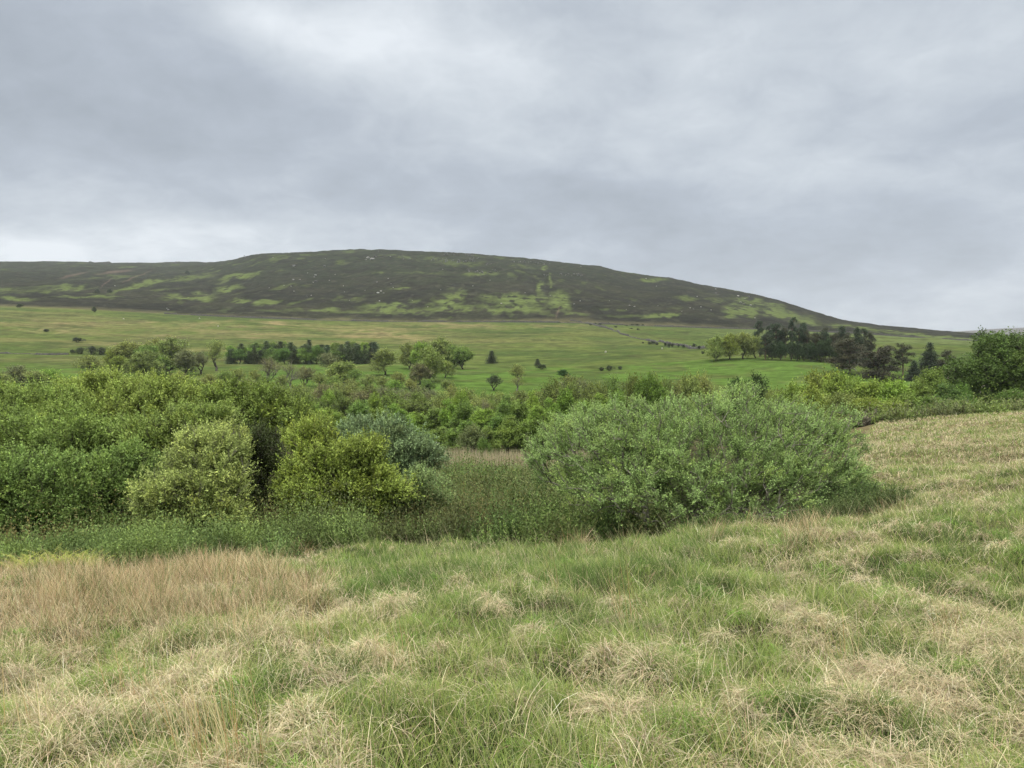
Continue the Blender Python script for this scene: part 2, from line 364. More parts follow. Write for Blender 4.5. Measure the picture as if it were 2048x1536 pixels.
def plant_meshes(name, rs, blobs, stems, ntar, K, Mn, L, lsize, lw, col, r_tip=.006, spread=.55, mat=None, bark=None, inner=.25, twigs=True, low=1.0, shell=.45, zmin=.15, bend=.12, pw=.5, cvar=.12, svar=.20, droop=.1, up=.35, sides=5, warm=(1.15, 1.05, .8), outw=.7, jit=.25, tight=.45, shoot=None):
    T = ellipsoid_pts(rs, blobs, ntar, shell, zmin, low)
    A, B, ra, rb, td = skeleton(rs, stems, T, r_tip, bend, pw=pw)
    c0 = np.mean([b[:3] for b in blobs], 0); c0 = c0 * np.array([1, 1, .6])
    D = nrm(nrm(T - c0) * outw + td * .5)
    V, Q, C, tw = sprays(rs, T, D, K, Mn, L, spread, lsize, lw, col, cvar, svar, droop, up, jit=jit, warm=warm, tight=tight, shoot=shoot)
    TV, TQ = tubes(A, B, ra, rb, sides)
    if twigs:
        a = tw[0].reshape(-1, 3); b = tw[1].reshape(-1, 3); sel = rs.rand(len(a)) < .35; a = a[sel]; b = b[sel]
        v2, q2 = tubes(a, b, np.full(len(a), r_tip * .7), np.full(len(a), r_tip * .3), 3)
        TQ = np.concatenate([TQ, q2 + len(TV)]); TV = np.concatenate([TV, v2])
    tm = mk_mesh(name + '_trunk', TV, quads=TQ, smooth=True, mats=[bark or M_bark])
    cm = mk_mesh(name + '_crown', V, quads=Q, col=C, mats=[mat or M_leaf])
    return tm, cm

def near_plant(name, label, cat, Y, pxbase, pblobs, ntar, K, Mn, L, lsize, lw, col, seed, nstem=5, stemr=.5, group=None, **kw):
    """a plant of its own: its lumps of foliage are given in picture terms at their own distances"""
    rs = np.random.RandomState(seed)
    bx = W(pxbase, 900, Y)[0]; bz = float(H(bx, Y)); base = np.array([bx, Y, bz])
    bl = []
    for (px, py, rx, ry, y2, dep) in pblobs:
        c = W(px, py, y2) - base; bl.append((c[0], c[1], c[2], rx / F * y2 * .94, dep * .94, ry / F * y2 * .92))
    nl = kw.pop('lumps', 5); kw.setdefault('pw', .38); kw.setdefault('shell', .6); kw.setdefault('jit', .30); kw.setdefault('tight', .22); kw.setdefault('up', .75); kw.setdefault('cvar', .07); kw.setdefault('shoot', 1); kw.setdefault('svar', .18); K += 2; nstem = int(nstem * 1.5)
    for b_ in list(bl):
        for _ in range(nl):
            d = nrm(rs.randn(3)); d[2] = abs(d[2]) * .9 - .15; q_ = .30 + .16 * rs.rand(); e_ = np.array(b_[3:6]); rm = float(np.cbrt(np.prod(e_))) * q_
            c_ = np.array(b_[:3]) + d * e_ * (1.0 - q_ * .45); bl.append((c_[0], c_[1], c_[2], rm * 1.1, rm, rm * .9))
    st = []
    for i in range(nstem):
        a = rs.rand() * 6.28; r = stemr * math.sqrt(rs.rand()); x, y = r * math.cos(a), r * math.sin(a)
        st.append((x, y, float(H(bx + x, Y + y)) - bz - .05))
    tm, cm = plant_meshes(name, rs, bl, st, ntar, K, Mn, L, lsize, lw, col, **kw)
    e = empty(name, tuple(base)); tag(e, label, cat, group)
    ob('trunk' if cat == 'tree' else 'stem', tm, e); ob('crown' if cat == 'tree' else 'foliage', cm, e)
    return e

YG_ = (.130, .175, .036); GR_ = (.085, .140, .035); SAGE = (.120, .175, .080)
near_plant('willow_shrub', 'huge rounded grey green willow bush with bare stems low down, beside the grassy slope', 'bush', 16, 1370,
 [(1400,900,290,116,16.8,2.4),(1180,905,132,92,16.2,1.8),(1250,868,140,72,16.8,1.8),(1580,880,130,82,17,2),(1640,915,85,72,16.6,1.6),(1450,850,180,62,17.2,2),(1330,985,190,72,15.0,1.2),(1540,995,160,72,15.2,1.3),(1190,975,90,60,15.4,1.1),(1690,975,60,50,15.6,1),(1110,925,60,54,16,1.2),(1480,800,40,26,17,1),(1660,960,70,50,16,1),(1450,940,180,90,16.2,1.6),(1300,930,120,80,16,1.4)],
 1800, 11, 13, .19, .037, .55, (.230, .340, .114), 11, nstem=20, bark=M_greybark, zmin=.68, svar=.10, lumps=4, stemr=1.3, mat=M_willow, spread=.5, bend=.16, r_tip=.0065, up=.8)
near_plant('willow_tree', 'grey green dome shaped willow behind the yellow green sallow', 'tree', 25, 770,
 [(775,905,92,72,25,1.6),(720,890,62,55,25.5,1.3),(830,920,52,55,25,1.2),(770,945,80,45,24.4,1.2)],
 560, 9, 11, .30, .075, .5, (.165, .240, .115), 12, nstem=6, mat=M_willow, spread=.5, droop=.2)
near_plant('sallow_tree', 'yellow green sallow with ragged top standing in front of the grey green dome', 'tree', 18.5, 660,
 [(622,885,50,46,19.4,.9),(645,945,80,50,18.7,1.0),(718,918,44,40,18.4,.8),(635,990,70,44,18.2,1.0),(738,972,58,42,18.2,.9),(600,985,36,38,18.4,.8),(795,985,26,20,18,.5),(640,1025,60,22,18.1,.7),(720,1015,50,22,18.1,.6)],
 860, 9, 12, .26, .060, .55, (.215, .285, .060), 13, nstem=7, stemr=.4, spread=.5, r_tip=.006, warm=(1.2, 1.08, .8))
near_plant('willow_shrub', 'small grey green willow bush at the foot of the dome shaped willow', 'bush', 19.5, 845,
 [(845,980,46,40,19.5,.6),(870,1000,30,26,19.2,.4),(820,1000,34,28,19.2,.4)],
 200, 8, 11, .24, .060, .45, (.190, .270, .105), 14, nstem=5, stemr=.2, mat=M_willow, spread=.45)
near_plant('sallow_shrub', 'pale yellow green sallow bush with grey stems showing, over the low green scrub', 'bush', 16.6, 395,
 [(410,925,72,46,17.4,.9),(350,985,70,48,16.6,.9),(430,985,60,48,16.6,.8),(455,930,44,44,17.2,.7),(310,1015,38,30,16.4,.5),(360,1035,60,30,16.3,.6),(440,1035,50,28,16.4,.6),(460,890,46,40,17.6,.7),(400,890,40,30,17.6,.6)],
 560, 8, 10, .26, .062, .52, (.275, .340, .105), 15, nstem=8, stemr=.35, mat=M_willow, bark=M_greybark, spread=.5)
near_plant('sallow_tree', 'broad green sallow filling the left edge above the dark scrub', 'tree', 18, 80,
 [(60,975,110,70,18,1.4),(-60,980,110,90,18,1.4),(170,975,85,62,17.8,1.2),(250,955,76,58,18.2,1.1),(120,1020,120,36,17.4,.9),(10,1045,110,30,17.2,.8),(210,1035,80,28,17.3,.7)],
 1000, 9, 12, .28, .062, .55, (.148, .228, .060), 16, nstem=10, stemr=.8, spread=.5)
near_plant('sallow_tree', 'mid green sallow rising behind the broad green one at the left edge', 'tree', 22, 120,
 [(150,885,130,58,22,1.6),(10,890,110,72,22,1.6),(-90,880,80,80,22,1.5),(200,905,80,50,21.6,1.2)],
 640, 9, 12, .30, .070, .55, (.180, .262, .066), 17, nstem=8, stemr=.8, spread=.5)
near_plant('sallow_tree', 'rounded olive green sallow in the middle of the left thicket', 'tree', 21.5, 360,
 [(340,880,100,56,21.6,1.4),(410,865,72,52,21.8,1.2),(290,905,70,45,21.2,1.1)],
 480, 9, 12, .30, .068, .55, (.190, .265, .068), 18, nstem=6, stemr=.6, spread=.5)
near_plant('sallow_tree', 'tall yellow green sallow forming the top of the left thicket', 'tree', 30, 290,
 [(330,806,135,46,30,2.2),(220,794,100,40,30,2.0),(420,820,80,44,29.5,1.8),(270,845,150,50,29,2),(170,815,70,40,29,1.6)],
 820, 9, 12, .36, .085, .55, (.228, .300, .072), 19, nstem=8, stemr=1.0, spread=.5)
near_plant('sallow_tree', 'bright green sallow at the back of the thicket by the left edge', 'tree', 27, 20,
 [(60,815,95,46,27,1.8),(-50,820,90,55,27,1.8),(120,835,60,40,26.5,1.4)],
 460, 9, 12, .34, .080, .55, (.198, .278, .068), 20, nstem=6, stemr=.8, spread=.5)
near_plant('alder_tree', 'deep green alder at the right hand end of the left thicket', 'tree', 27.5, 530,
 [(540,825,80,42,27.5,1.8),(475,805,70,36,28,1.8),(590,850,44,34,27,1.3),(510,860,80,40,27,1.5)],
 560, 9, 11, .32, .085, .6, (.150, .212, .048), 21, nstem=4, stemr=.5, spread=.5, r_tip=.009)
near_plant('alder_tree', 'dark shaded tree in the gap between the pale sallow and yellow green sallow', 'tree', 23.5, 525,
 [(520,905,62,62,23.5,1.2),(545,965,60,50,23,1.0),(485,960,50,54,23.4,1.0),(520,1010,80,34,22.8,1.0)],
 420, 8, 10, .30, .070, .6, (.050, .070, .022), 22, nstem=3, stemr=.4, spread=.6, r_tip=.010, svar=.1)  # leaf colour darkened to put the gap's shade into it
near_plant('gorse_bush', 'dark green gorse bush against the right flank of the grey willow', 'bush', 14.8, 1690,
 [(1690,1000,60,40,14.8,.7),(1640,1040,52,40,14.4,.6),(1735,1020,34,24,14.8,.5)],
 300, 9, 10, .17, .038, .4, (.075, .125, .038), 23, nstem=7, stemr=.4, spread=.6, zmin=.04, warm=(1.3, 1.1, .8))
near_plant('broom_bush', 'small leafy green bush in the dark hollow under the grey willow', 'bush', 13.9, 1430,
 [(1420,1064,40,24,13.9,.45),(1480,1060,34,22,13.9,.4),(1370,1075,22,14,13.7,.3)],
 150, 9, 10, .15, .036, .45, (.10, .165, .045), 24, nstem=6, stemr=.35, spread=.6, zmin=.03)

# ------------------------------------------------------------------ tree kinds for the middle distance and the far fields
KIND = {}
def kind(name, tm, cm, h, w): KIND.setdefault(name, []).append((tm, cm, h, w))
def broad(kname, seed, h, w, trunk, nb, ntar, K, Mn, L, ls, spread=.6, shell=.5, r_tip=.02, col=(1, 1, 1), stems=1, bark=None, inner=0, low=.8, tall=.5, **kw):
    rs = np.random.RandomState(seed); bl = []
    for i in range(nb):
        a = rs.rand() * 6.28; r = w * .5 * math.sqrt(rs.rand()) * .62; f = rs.rand()
        z = trunk + (h - trunk) * (.28 + .5 * f); rr = w * .5 * (.34 + .26 * rs.rand()) * (1 - .35 * f * tall)
        bl.append((r * (1 - .5 * f) * math.cos(a), r * (1 - .5 * f) * math.sin(a), z, rr, rr, min(rr * .85, (h - trunk) * .34)))
    bl.append((0, 0, h - (h - trunk) * .26, w * .2, w * .2, (h - trunk) * .26))
    st = [(rs.randn() * .12 * (stems > 1) * w * .3, rs.randn() * .12 * (stems > 1) * w * .3, -.3) for _ in range(stems)]
    # col = 1: the tint comes from each tree's own colour
    tm, cm = plant_meshes(kname, rs, bl, st, ntar, K, Mn, L, ls, .7, np.array(col) * .5, r_tip=r_tip, spread=spread, shell=shell, zmin=trunk * .8, bark=bark, twigs=False, low=low, pw=.55, **kw)
    kind(kname, tm, cm, h, w)
for i in range(4): broad('round', 40 + i, 8, 8.6, .6, 11, 330, 7, 6, .75, .26, svar=.22, r_tip=.011)
for i in range(4): broad('open', 50 + i, 7, 8, 1.0, 11, 210, 6, 4, .60, .23, shell=.8, r_tip=.018, svar=.2, bend=.22, spread=.8)
for i in range(3): broad('upright', 60 + i, 8, 6, .4, 9, 330, 7, 7, .6, .20, r_tip=.011, svar=.18, up=.6, tall=1.0, stems=2)
for i in range(3): broad('shrub', 70 + i, 4, 5, .2, 8, 180, 7, 6, .5, .17, svar=.16, stems=4, up=.4, r_tip=.012)
for i in range(2): broad('big', 80 + i, 12, 11, 1.2, 16, 800, 8, 8, .85, .20, svar=.24, droop=.5, up=.1, r_tip=.02)
for i in range(3): broad('bare', 90 + i, 7, 6, 1.0, 10, 190, 6, 3, .8, .13, shell=.85, r_tip=.016, bend=.25, spread=.9, bark=M_palebark)
for i in range(2): broad('gorse', 95 + i, 1.8, 3.2, .05, 6, 110, 7, 6, .25, .12, svar=.14, stems=5, up=.2, r_tip=.01)
def conifer(kname, seed, h, w, tiers, dens, ls, trunk=.1, flat=.25):
    rs = np.random.RandomState(seed); P, D = [], []; A, B, ra, rb = [], [], [], []
    A.append((0, 0, -.3)); B.append((rs.randn() * .1, rs.randn() * .1, h)); ra.append(h * .014); rb.append(.02)
    for k in range(tiers):
        f = k / (tiers - 1.); z = h * (trunk + (1 - trunk) * f); R = w * .5 * (1 - f) ** .8 * (.8 + .35 * rs.rand()) + .12
        nb = int(5 + 5 * (1 - f)); a0 = rs.rand() * 6
        for j in range(nb):
            a = a0 + j * 6.283 / nb + rs.randn() * .2; r = R * (.7 + .45 * rs.rand()); tip = np.array([r * math.cos(a), r * math.sin(a), z - r * flat + rs.randn() * .1])
            A.append((0, 0, z)); B.append(tuple(tip)); ra.append(.05 * (1.3 - f)); rb.append(.012)
            m = max(2, int(dens * r))
            for q in range(m):
                g = (q + rs.rand()) / m; P.append(np.array([0, 0, z]) * (1 - g) + tip * g + rs.randn(3) * .06); D.append((math.cos(a), math.sin(a), .0))
    TV, TQ = tubes(np.array(A), np.array(B), np.array(ra), np.array(rb), 5)
    V, Q, C, _ = sprays(rs, np.array(P), nrm(np.array(D)), 5, 4, .35, .7, ls, .5, np.array((.5, .5, .5)), .2, .14, .2, .0, warm=(1.1, 1.05, .9))
    kind(kname, mk_mesh(kname + '_trunk', TV, quads=TQ, smooth=True, mats=[M_pinebark]), mk_mesh(kname + '_crown', V, quads=Q, col=C, mats=[M_needle]), h, w)
for i in range(2): conifer('spruce', 110 + i, 10, 6, 20, 4.0, .26)
for i in range(3): conifer('youngfir', 115 + i, 7, 3.4, 13, 3.2, .26, .04)
def pine(seed, h, w, trunk, lean, ntar, plates):
    rs = np.random.RandomState(seed); bl = []
    for i in range(plates):
        f = i / max(1, plates - 1.); z = trunk + (h - trunk) * (.08 + .84 * f); a = i * 2.4 + rs.rand()
        r = w * .34 * (1 - .45 * f) * (.4 + .7 * rs.rand()); R = w * .5 * (.42 + .2 * rs.rand()) * (1 - .35 * f)
        bl.append((r * math.cos(a) + lean * z, r * math.sin(a), z, R * 1.12, R * 1.12, h * .06 + .3))
    st = [(0, 0, -.3), (lean * trunk * .5, 0, trunk * .5), (lean * trunk, 0, trunk), (lean * (trunk + (h - trunk) * .5), .1, trunk + (h - trunk) * .5), (lean * h * .93, 0, h * .93)]
    T = ellipsoid_pts(rs, bl, ntar, .9, None, .7)
    A, B, ra, rb, td = skeleton(rs, st, T, .02, .15, .05, .5)
    s = np.array(st); rr = h * .017 * np.array([1, .9, .8, .5, .2])
    TV, TQ = tubes(np.concatenate([A, s[:-1]]), np.concatenate([B, s[1:]]), np.concatenate([ra, rr[:-1]]), np.concatenate([rb, rr[1:]]), 6)
    V, Q, C, _ = sprays(rs, T, nrm(td * .6 + np.array([0, 0, .4])), 8, 6, .6, .8, .27, .45, np.array((.5, .5, .5)), .2, .16, 0, .3, warm=(1.12, 1.03, .85))
    kind('pine', mk_mesh('pine_trunk', TV, quads=TQ, smooth=True, mats=[M_pinebark]), mk_mesh('pine_crown', V, quads=Q, col=C, mats=[M_needle]), h, w)
pine(120, 13, 6, 4.5, .02, 230, 9); pine(121, 12, 7, 3.2, -.05, 240, 8); pine(122, 13, 5.5, 5.5, .04, 190, 7); pine(123, 9, 9, 1.2, .06, 330, 9); pine(124, 12, 5, 2.0, 0., 240, 10)

CNT = {}
def put(kname, name, label, cat, px, pytop, Y, wpx=None, tint=(.1, .15, .04), group=None, var=None, jit=.08, seed=None, rz=None):
    n = CNT.get(kname, 0); CNT[kname] = n + 1
    ks = KIND[kname]; tm, cm, h, w = ks[n % len(ks) if var is None else var]
    x = W(px, 750, Y)[0]; z = float(H(x, Y)); top = W(px, pytop, Y)[2]
    s = max(.15, (top - z) / h / 1.0); sw = (wpx / F * Y / w) if wpx else s
    rz_ = random.random() * 6.28 if rz is None else rz
    e = empty(name, (x, Y, z), rz_, (sw, sw, s)); tag(e, label, cat, group)
    v = [1 + random.uniform(-jit, jit) for _ in range(2)]
    c = (tint[0] * 2 * v[0] * v[1], tint[1] * 2 * v[0], tint[2] * 2 * v[0], 1)
    isb = cat == 'bush'
    a = ob('stem' if isb else 'trunk', tm, e); b = ob('foliage' if isb else 'crown', cm, e); b.color = c
    return e
OL = (.200, .245, .072); BR = (.190, .300, .055); MD = (.155, .238, .056); DK = (.055, .078, .036); YL = (.185, .250, .050); PN = (.066, .072, .042); SP = (.045, .070, .040); LG = (.190, .255, .068); BN = (.165, .180, .085)
def findY(px, pyb, lo=135., hi=1500.):
    ys = np.linspace(lo, hi, 3000); x = (px - CX) / F * ys
    for _ in range(2):
        z = H(x, ys); x = (px - CX) / F * (ys * cp - z * sp_)
    _, py = project(x, ys, H(x, ys))
    k = np.where(py <= pyb)[0]
    return float(ys[k[0]]) if len(k) else hi
def putb(k, name, label, cat, px, pyt, pyb, wpx, tint, group=None, lo=135., **kw):
    return put(k, name, label, cat, px, pyt, findY(px, pyb, lo), wpx, tint, group, **kw)

# --- trees at the far left of the meadow
for a in [(255,684,744,86,OL),(300,690,752,80,MD),(338,679,748,92,OL),(290,702,757,90,OL),(372,700,752,58,BN),(228,700,744,46,YL),(318,681,740,60,OL)]:
    putb('round', 'broadleaf_tree', 'rounded olive green tree in the clump left of the dark plantation', 'tree', *a, group='clump of rounded trees left of the plantation')
putb('open', 'broadleaf_tree', 'upright olive tree with forked trunk standing right of the left clump', 'tree', 434, 682, 742, 54, OL)
putb('open', 'thorn_tree', 'thin brownish tree between the left clump and the upright forked tree', 'tree', 400, 700, 748, 44, BN)
putb('open', 'broadleaf_tree', 'greyish open tree just left of the rounded clump', 'tree', 186, 708, 752, 76, OL)
putb('shrub', 'shrub_tree', 'low yellow green tree at the left foot of the rounded clump', 'tree', 236, 714, 752, 44, YL)
for a in [(40,730,782,90,BN),(70,742,788,90,OL),(0,742,788,80,OL)]:
    putb('open', 'thorn_tree', 'brownish open crowned tree behind the thicket at the left edge', 'tree', *a, group='open trees behind the thicket at the left edge')
putb('round', 'broadleaf_tree', 'bright green tree among brownish ones behind the left thicket', 'tree', 98, 738, 785, 64, BR)
for a in [(356,740,778,60,OL),(415,748,785,60,OL),(452,742,782,62,MD),(497,752,792,56,OL),(150,752,790,60,OL),(385,756,790,46,MD)]:
    putb('open', 'broadleaf_tree', 'flat topped green tree showing over the top of the left thicket', 'tree', *a, group='flat topped trees above the left thicket')
for a in [(145,700,709,14,DK),(162,696,708,22,DK),(183,694,709,26,DK),(204,696,710,26,DK)]:
    putb('gorse', 'gorse_bush', 'very dark gorse bush in the row left of the rounded clump', 'bush', *a, group='dark gorse row at the far left')
# --- plantation
rr = random.Random(5)
for row, (pb, pt) in enumerate([(708, 683), (716, 688), (725, 694)]):
    for i in range(17 + row):
        px = 462 + i * (300. / (17 + row)) + rr.uniform(-5, 5)
        if row == 0 and px < 480: continue
        if rr.random() < .45:
            putb('youngfir', 'young_pine', 'dark young pine in the dense plantation strip across the meadow', 'tree', px, pt + rr.uniform(-5, 10), pb + 3, rr.uniform(24, 36), rr.choice([DK, (.06, .095, .05), (.08, .115, .05)]), group='young pines in the plantation')
        else:
            putb('round', 'young_broadleaf_tree', 'small green broadleaf tree among dark pines in the plantation strip', 'tree', px, pt + rr.uniform(0, 13), pb + 3, rr.uniform(28, 44), rr.choice([MD, BR, (.11, .19, .045)]), group='broadleaf trees in the plantation')
for a in [(770,698,750,64,OL,'olive green round tree below the right end of the plantation'),(846,684,742,58,BR,'tall bright green tree left of the biggest meadow tree'),(884,678,736,84,OL,'broad yellow green tree at the top of the meadow clump'),(860,694,764,72,LG,'large pale green tree leading the meadow clump'),(926,694,739,56,MD,'green tree with a short trunk alone at the right end of the meadow clump'),(905,690,738,46,MD,'mid green tree tucked inside the meadow clump'),(818,688,738,46,OL,'dull olive tree at the left end of the meadow clump'),(840,728,768,50,BN,'small brownish green tree at the foot of the large pale one'),(890,722,756,40,LG,'small pale green tree on the right flank of the meadow clump')]:
    putb('round', 'broadleaf_tree', a[5], 'tree', *a[:5])
putb('shrub', 'willow_tree', 'rounded pale green willow in front of the plantation', 'tree', 690, 723, 768, 86, LG)
putb('open', 'broadleaf_tree', 'brownish open tree behind the rounded pale willow', 'tree', 655, 706, 756, 66, BN)
putb('youngfir', 'pine_tree', 'small dark pine alone in the meadow right of the clump', 'tree', 983, 702, 727, 27, DK)
putb('youngfir', 'pine_tree', 'tiny dark cone shaped tree above a low bush in the middle of the meadow', 'tree', 1075, 718, 731, 17, DK)
putb('gorse', 'gorse_bush', 'flat dark bush under the tiny cone shaped tree', 'bush', 1083, 730, 739, 27, DK)
putb('open', 'thorn_tree', 'dark dense hawthorn near the lower edge of the meadow', 'tree', 989, 747, 781, 42, (.06, .085, .04))
putb('open', 'thorn_tree', 'pale open hawthorn with spreading crown in the meadow', 'tree', 1037, 726, 764, 44, OL)
putb('bare', 'thorn_tree', 'thin nearly leafless tree below the spreading hawthorn', 'tree', 1033, 752, 782, 34, OL)
putb('round', 'broadleaf_tree', 'small deep green round tree just above the wood edge', 'tree', 1126, 739, 758, 32, (.045, .10, .025))
for a in [(1203,735,742,18,DK),(1220,732,742,22,DK),(1240,733,739,14,DK)]:
    putb('gorse', 'gorse_bush', 'dark gorse bush in the group of three on the meadow', 'bush', *a, group='three gorse bushes on the meadow')
for a, l in [((538,712,778,74,BN),'bare grey tree with pale twisted limbs left of the other leafless one'),((583,722,778,52,BN),'slim leafless tree beside the bare twisted one'),((970,796,860,44,BN),'grey leafless tree standing in the middle wood')]:
    putb('bare', 'bare_tree', l, 'tree', *a, lo=70 if a[0] > 900 else 135.)
for a in [(640,744,784,48,OL),(668,752,788,50,MD),(700,756,790,52,OL),(560,748,786,48,OL),(530,752,788,48,MD),(762,752,790,50,OL),(790,758,792,50,BR),(822,756,790,48,OL),(858,758,792,50,MD),(895,760,794,46,OL),(612,730,774,50,BN),(505,738,780,50,OL),(735,748,784,50,OL),(712,738,776,46,MD),(475,735,778,46,OL),(800,742,778,54,OL)]:
    putb('open', 'thorn_tree', 'open crowned olive tree in the loose line between plantation and wood', 'tree', *a, group='loose line of trees between plantation and wood')
# --- the rounded trees and the pine wood on the right
for a, l in [((1432,674,722,52,LG),'leftmost pale round tree beside the pine wood'),((1458,668,719,50,YL),'pale tree with a visible trunk, second from the left beside the pine wood'),((1486,666,718,56,OL),'olive rounded tree close to the pine wood'),((1512,672,716,44,OL),'olive tree touching the first tall pines')]:
    putb('round', 'broadleaf_tree', l, 'tree', *a)
for a in [(1519,645,714,30,SP,1),(1538,650,715,28,SP,4),(1551,648,716,34,SP,4),(1570,657,716,26,PN,4),(1583,638,718,26,SP,2),(1597,656,718,30,SP,4),(1615,664,719,30,PN,1),(1633,668,722,30,PN,4),(1650,664,722,30,SP,4),(1668,668,722,32,PN,0),(1690,668,724,36,PN,1),(1722,676,727,34,PN,4),(1742,668,728,30,PN,2),(1605,648,712,22,SP,2),(1560,660,710,26,SP,4),(1640,672,712,30,PN,4),(1675,664,712,30,SP,4),(1530,668,720,28,SP,4),(1608,651,716,30,SP,2),(1628,667,718,34,SP,1),(1646,657,718,26,PN,4),(1664,672,720,36,SP,0),(1684,654,722,28,SP,4),(1730,660,726,28,SP,2)]:
    putb('pine', 'scots_pine', 'tall dark pine in the close row on the right of the meadow', 'tree', *a[:5], var=a[5], group='tall pines in the close row')
for x in range(1545, 1720, 16):
    putb('round', 'birch_tree', 'green broadleaf growing between the trunks of the pine row', 'tree', x + rr.uniform(-4, 4), rr.uniform(676, 692), 720 + (x - 1545) * .04, 30, (.04, .07, .03), group='broadleaf trees under the pine row')
putb('spruce', 'spruce_tree', 'dense dark spruce rising near the right end of the pine row', 'tree', 1713, 657, 728, 52, SP)
putb('pine', 'scots_pine', 'reddish brown spreading pine below the end of the row', 'tree', 1700, 680, 748, 96, PN, var=3)
putb('pine', 'scots_pine', 'low twisted brown pine leaning over the yellow green hazels', 'tree', 1752, 697, 778, 112, (.052, .055, .036), var=3)
putb('pine', 'scots_pine', 'slender open pine between the twisted pine and the spruce row', 'tree', 1768, 694, 752, 44, PN, var=2)
putb('pine', 'scots_pine', 'pine with layered plates of foliage left of the wide branched spruce', 'tree', 1806, 689, 753, 48, PN, var=0)
putb('spruce', 'spruce_tree', 'wide branched dark spruce left of the big broadleaf', 'tree', 1859, 688, 760, 66, SP)
putb('pine', 'scots_pine', 'brown pine between the wide spruce and the big broadleaf', 'tree', 1897, 703, 765, 44, PN, var=1)
putb('spruce', 'spruce_tree', 'low dark spruce at the foot of the layered pine', 'tree', 1828, 722, 762, 44, SP)
# --- the wood in the valley
def woodline(k, name, label, group, pts, Y0, Y1, w0, w1, tints, step, jit=5, seed=1):
    r_ = random.Random(seed); px = pts[0][0]
    while px < pts[-1][0]:
        t = float(np.interp(px, [p[0] for p in pts], [p[1] for p in pts])) + r_.uniform(-jit, jit)
        put(k, name, label, 'tree', px, t, r_.uniform(Y0, Y1), r_.uniform(w0, w1), r_.choice(tints), group)
        px += step * r_.uniform(.7, 1.3)
woodline('open', 'oak_tree', 'olive gnarled oak in the far belt of the valley wood', 'gnarled oaks in the far belt of the wood', [(470,766),(560,772),(640,768),(700,768),(880,770),(960,790),(1060,792),(1100,764),(1200,758)], 118, 148, 60, 84, [OL, BN, (.15, .185, .055)], 22, 11, 2)
woodline('open', 'oak_tree', 'branchy olive oak in the second belt of the valley wood', 'branchy oaks in the second belt of the wood', [(560,792),(700,788),(850,792),(900,806),(1060,806),(1100,786)], 100, 116, 70, 95, [OL, MD, (.14, .19, .05)], 30, 11, 3)
woodline('upright', 'alder_tree', 'bright green upright alder in the valley wood above the reeds', 'upright alders above the reeds', [(600,822),(700,812),(780,806),(860,822),(900,800),(930,792),(970,818),(1060,806),(1120,790),(1240,790)], 76, 94, 70, 96, [BR, (.15, .24, .042), MD], 32, 13, 4)
woodline('upright', 'alder_tree', 'leafy green alder along the front edge of the wood behind the reeds', 'alders at the front edge of the wood', [(850,862),(900,846),(960,858),(1000,838),(1060,840),(1110,846)], 65, 73, 62, 88, [MD, (.13, .215, .045), BR], 26, 12, 5)
woodline('open', 'oak_tree', 'flat crowned olive oak showing over the grey willow', 'flat crowned oaks beyond the grey willow', [(1090,768),(1140,758),(1200,754),(1250,750),(1400,752),(1420,760)], 92, 112, 64, 90, [OL, MD, (.15, .19, .05)], 30, 10, 6)
for a in [(750,786,96,56,BR),(925,782,84,64,BR),(1012,790,90,54,MD),(655,780,104,58,BR),(835,784,110,60,LG),(1065,782,96,56,BR)]:
    put('upright', 'alder_tree', 'tall light green alder standing above its neighbours in the valley wood', 'tree', *a, group='taller alders in the valley wood')
put('big', 'broadleaf_tree', 'large leafy green tree rising over the middle of the grey willow', 'tree', 1298, 748, 74, 104, (.12, .20, .036), var=0)
put('round', 'broadleaf_tree', 'yellowish olive tree right of the large one over the grey willow', 'tree', 1378, 752, 80, 80, OL)
put('round', 'broadleaf_tree', 'small dark leafy tree behind the highest shoots of the grey willow', 'tree', 1508, 755, 96, 78, (.05, .09, .025))
put('round', 'broadleaf_tree', 'smaller dark tree just left of another behind the grey willow', 'tree', 1474, 758, 98, 70, (.05, .09, .025))
put('shrub', 'willow_tree', 'pale silvery green young tree in front of the wood above the reeds', 'tree', 945, 850, 63, 70, (.15, .20, .08))
put('shrub', 'alder_tree', 'small bright alder standing at the reed edge', 'tree', 968, 880, 60, 36, (.12, .21, .05))
for a in [(1590,768,76,110,YL),(1640,744,72,130,YL),(1668,756,66,110,YL),(1700,750,70,120,BR),(1745,762,66,116,YL),(1785,760,64,110,BR),(1620,782,60,100,YL),(1690,786,58,110,OL),(1740,796,56,100,YL),(1552,780,80,70,OL),(1790,800,56,90,YL)]:
    put('round', 'hazel_tree', 'yellow green hazel in the thicket right of the grey willow', 'tree', *a, group='yellow green hazels right of the grey willow')
for a in [(1835,762,70,100,MD),(1866,738,74,100,MD),(1895,768,66,100,(.10,.16,.045)),(1815,786,62,96,MD),(1862,792,60,90,MD),(1905,800,60,80,MD)]:
    put('upright', 'ash_tree', 'dull green tree in the cluster between hazels and the big dark one', 'tree', *a, group='dull green trees left of the big dark one')
put('big', 'broadleaf_tree', 'biggest tree, dark green and domed, at the right above the grass crest', 'tree', 1984, 660, 84, 215, (.080, .130, .032), var=1)
put('big', 'broadleaf_tree', 'green tree cut by the right edge beside the domed one', 'tree', 2075, 686, 80, 170, (.09, .14, .034), var=0)
put('round', 'broadleaf_tree', 'low leafy tree at the left foot of the domed dark one', 'tree', 1925, 768, 74, 66, (.10, .17, .036))
put('round', 'broadleaf_tree', 'low leafy tree in front of the domed one near the right edge', 'tree', 2030, 780, 64, 90, (.10, .165, .036))
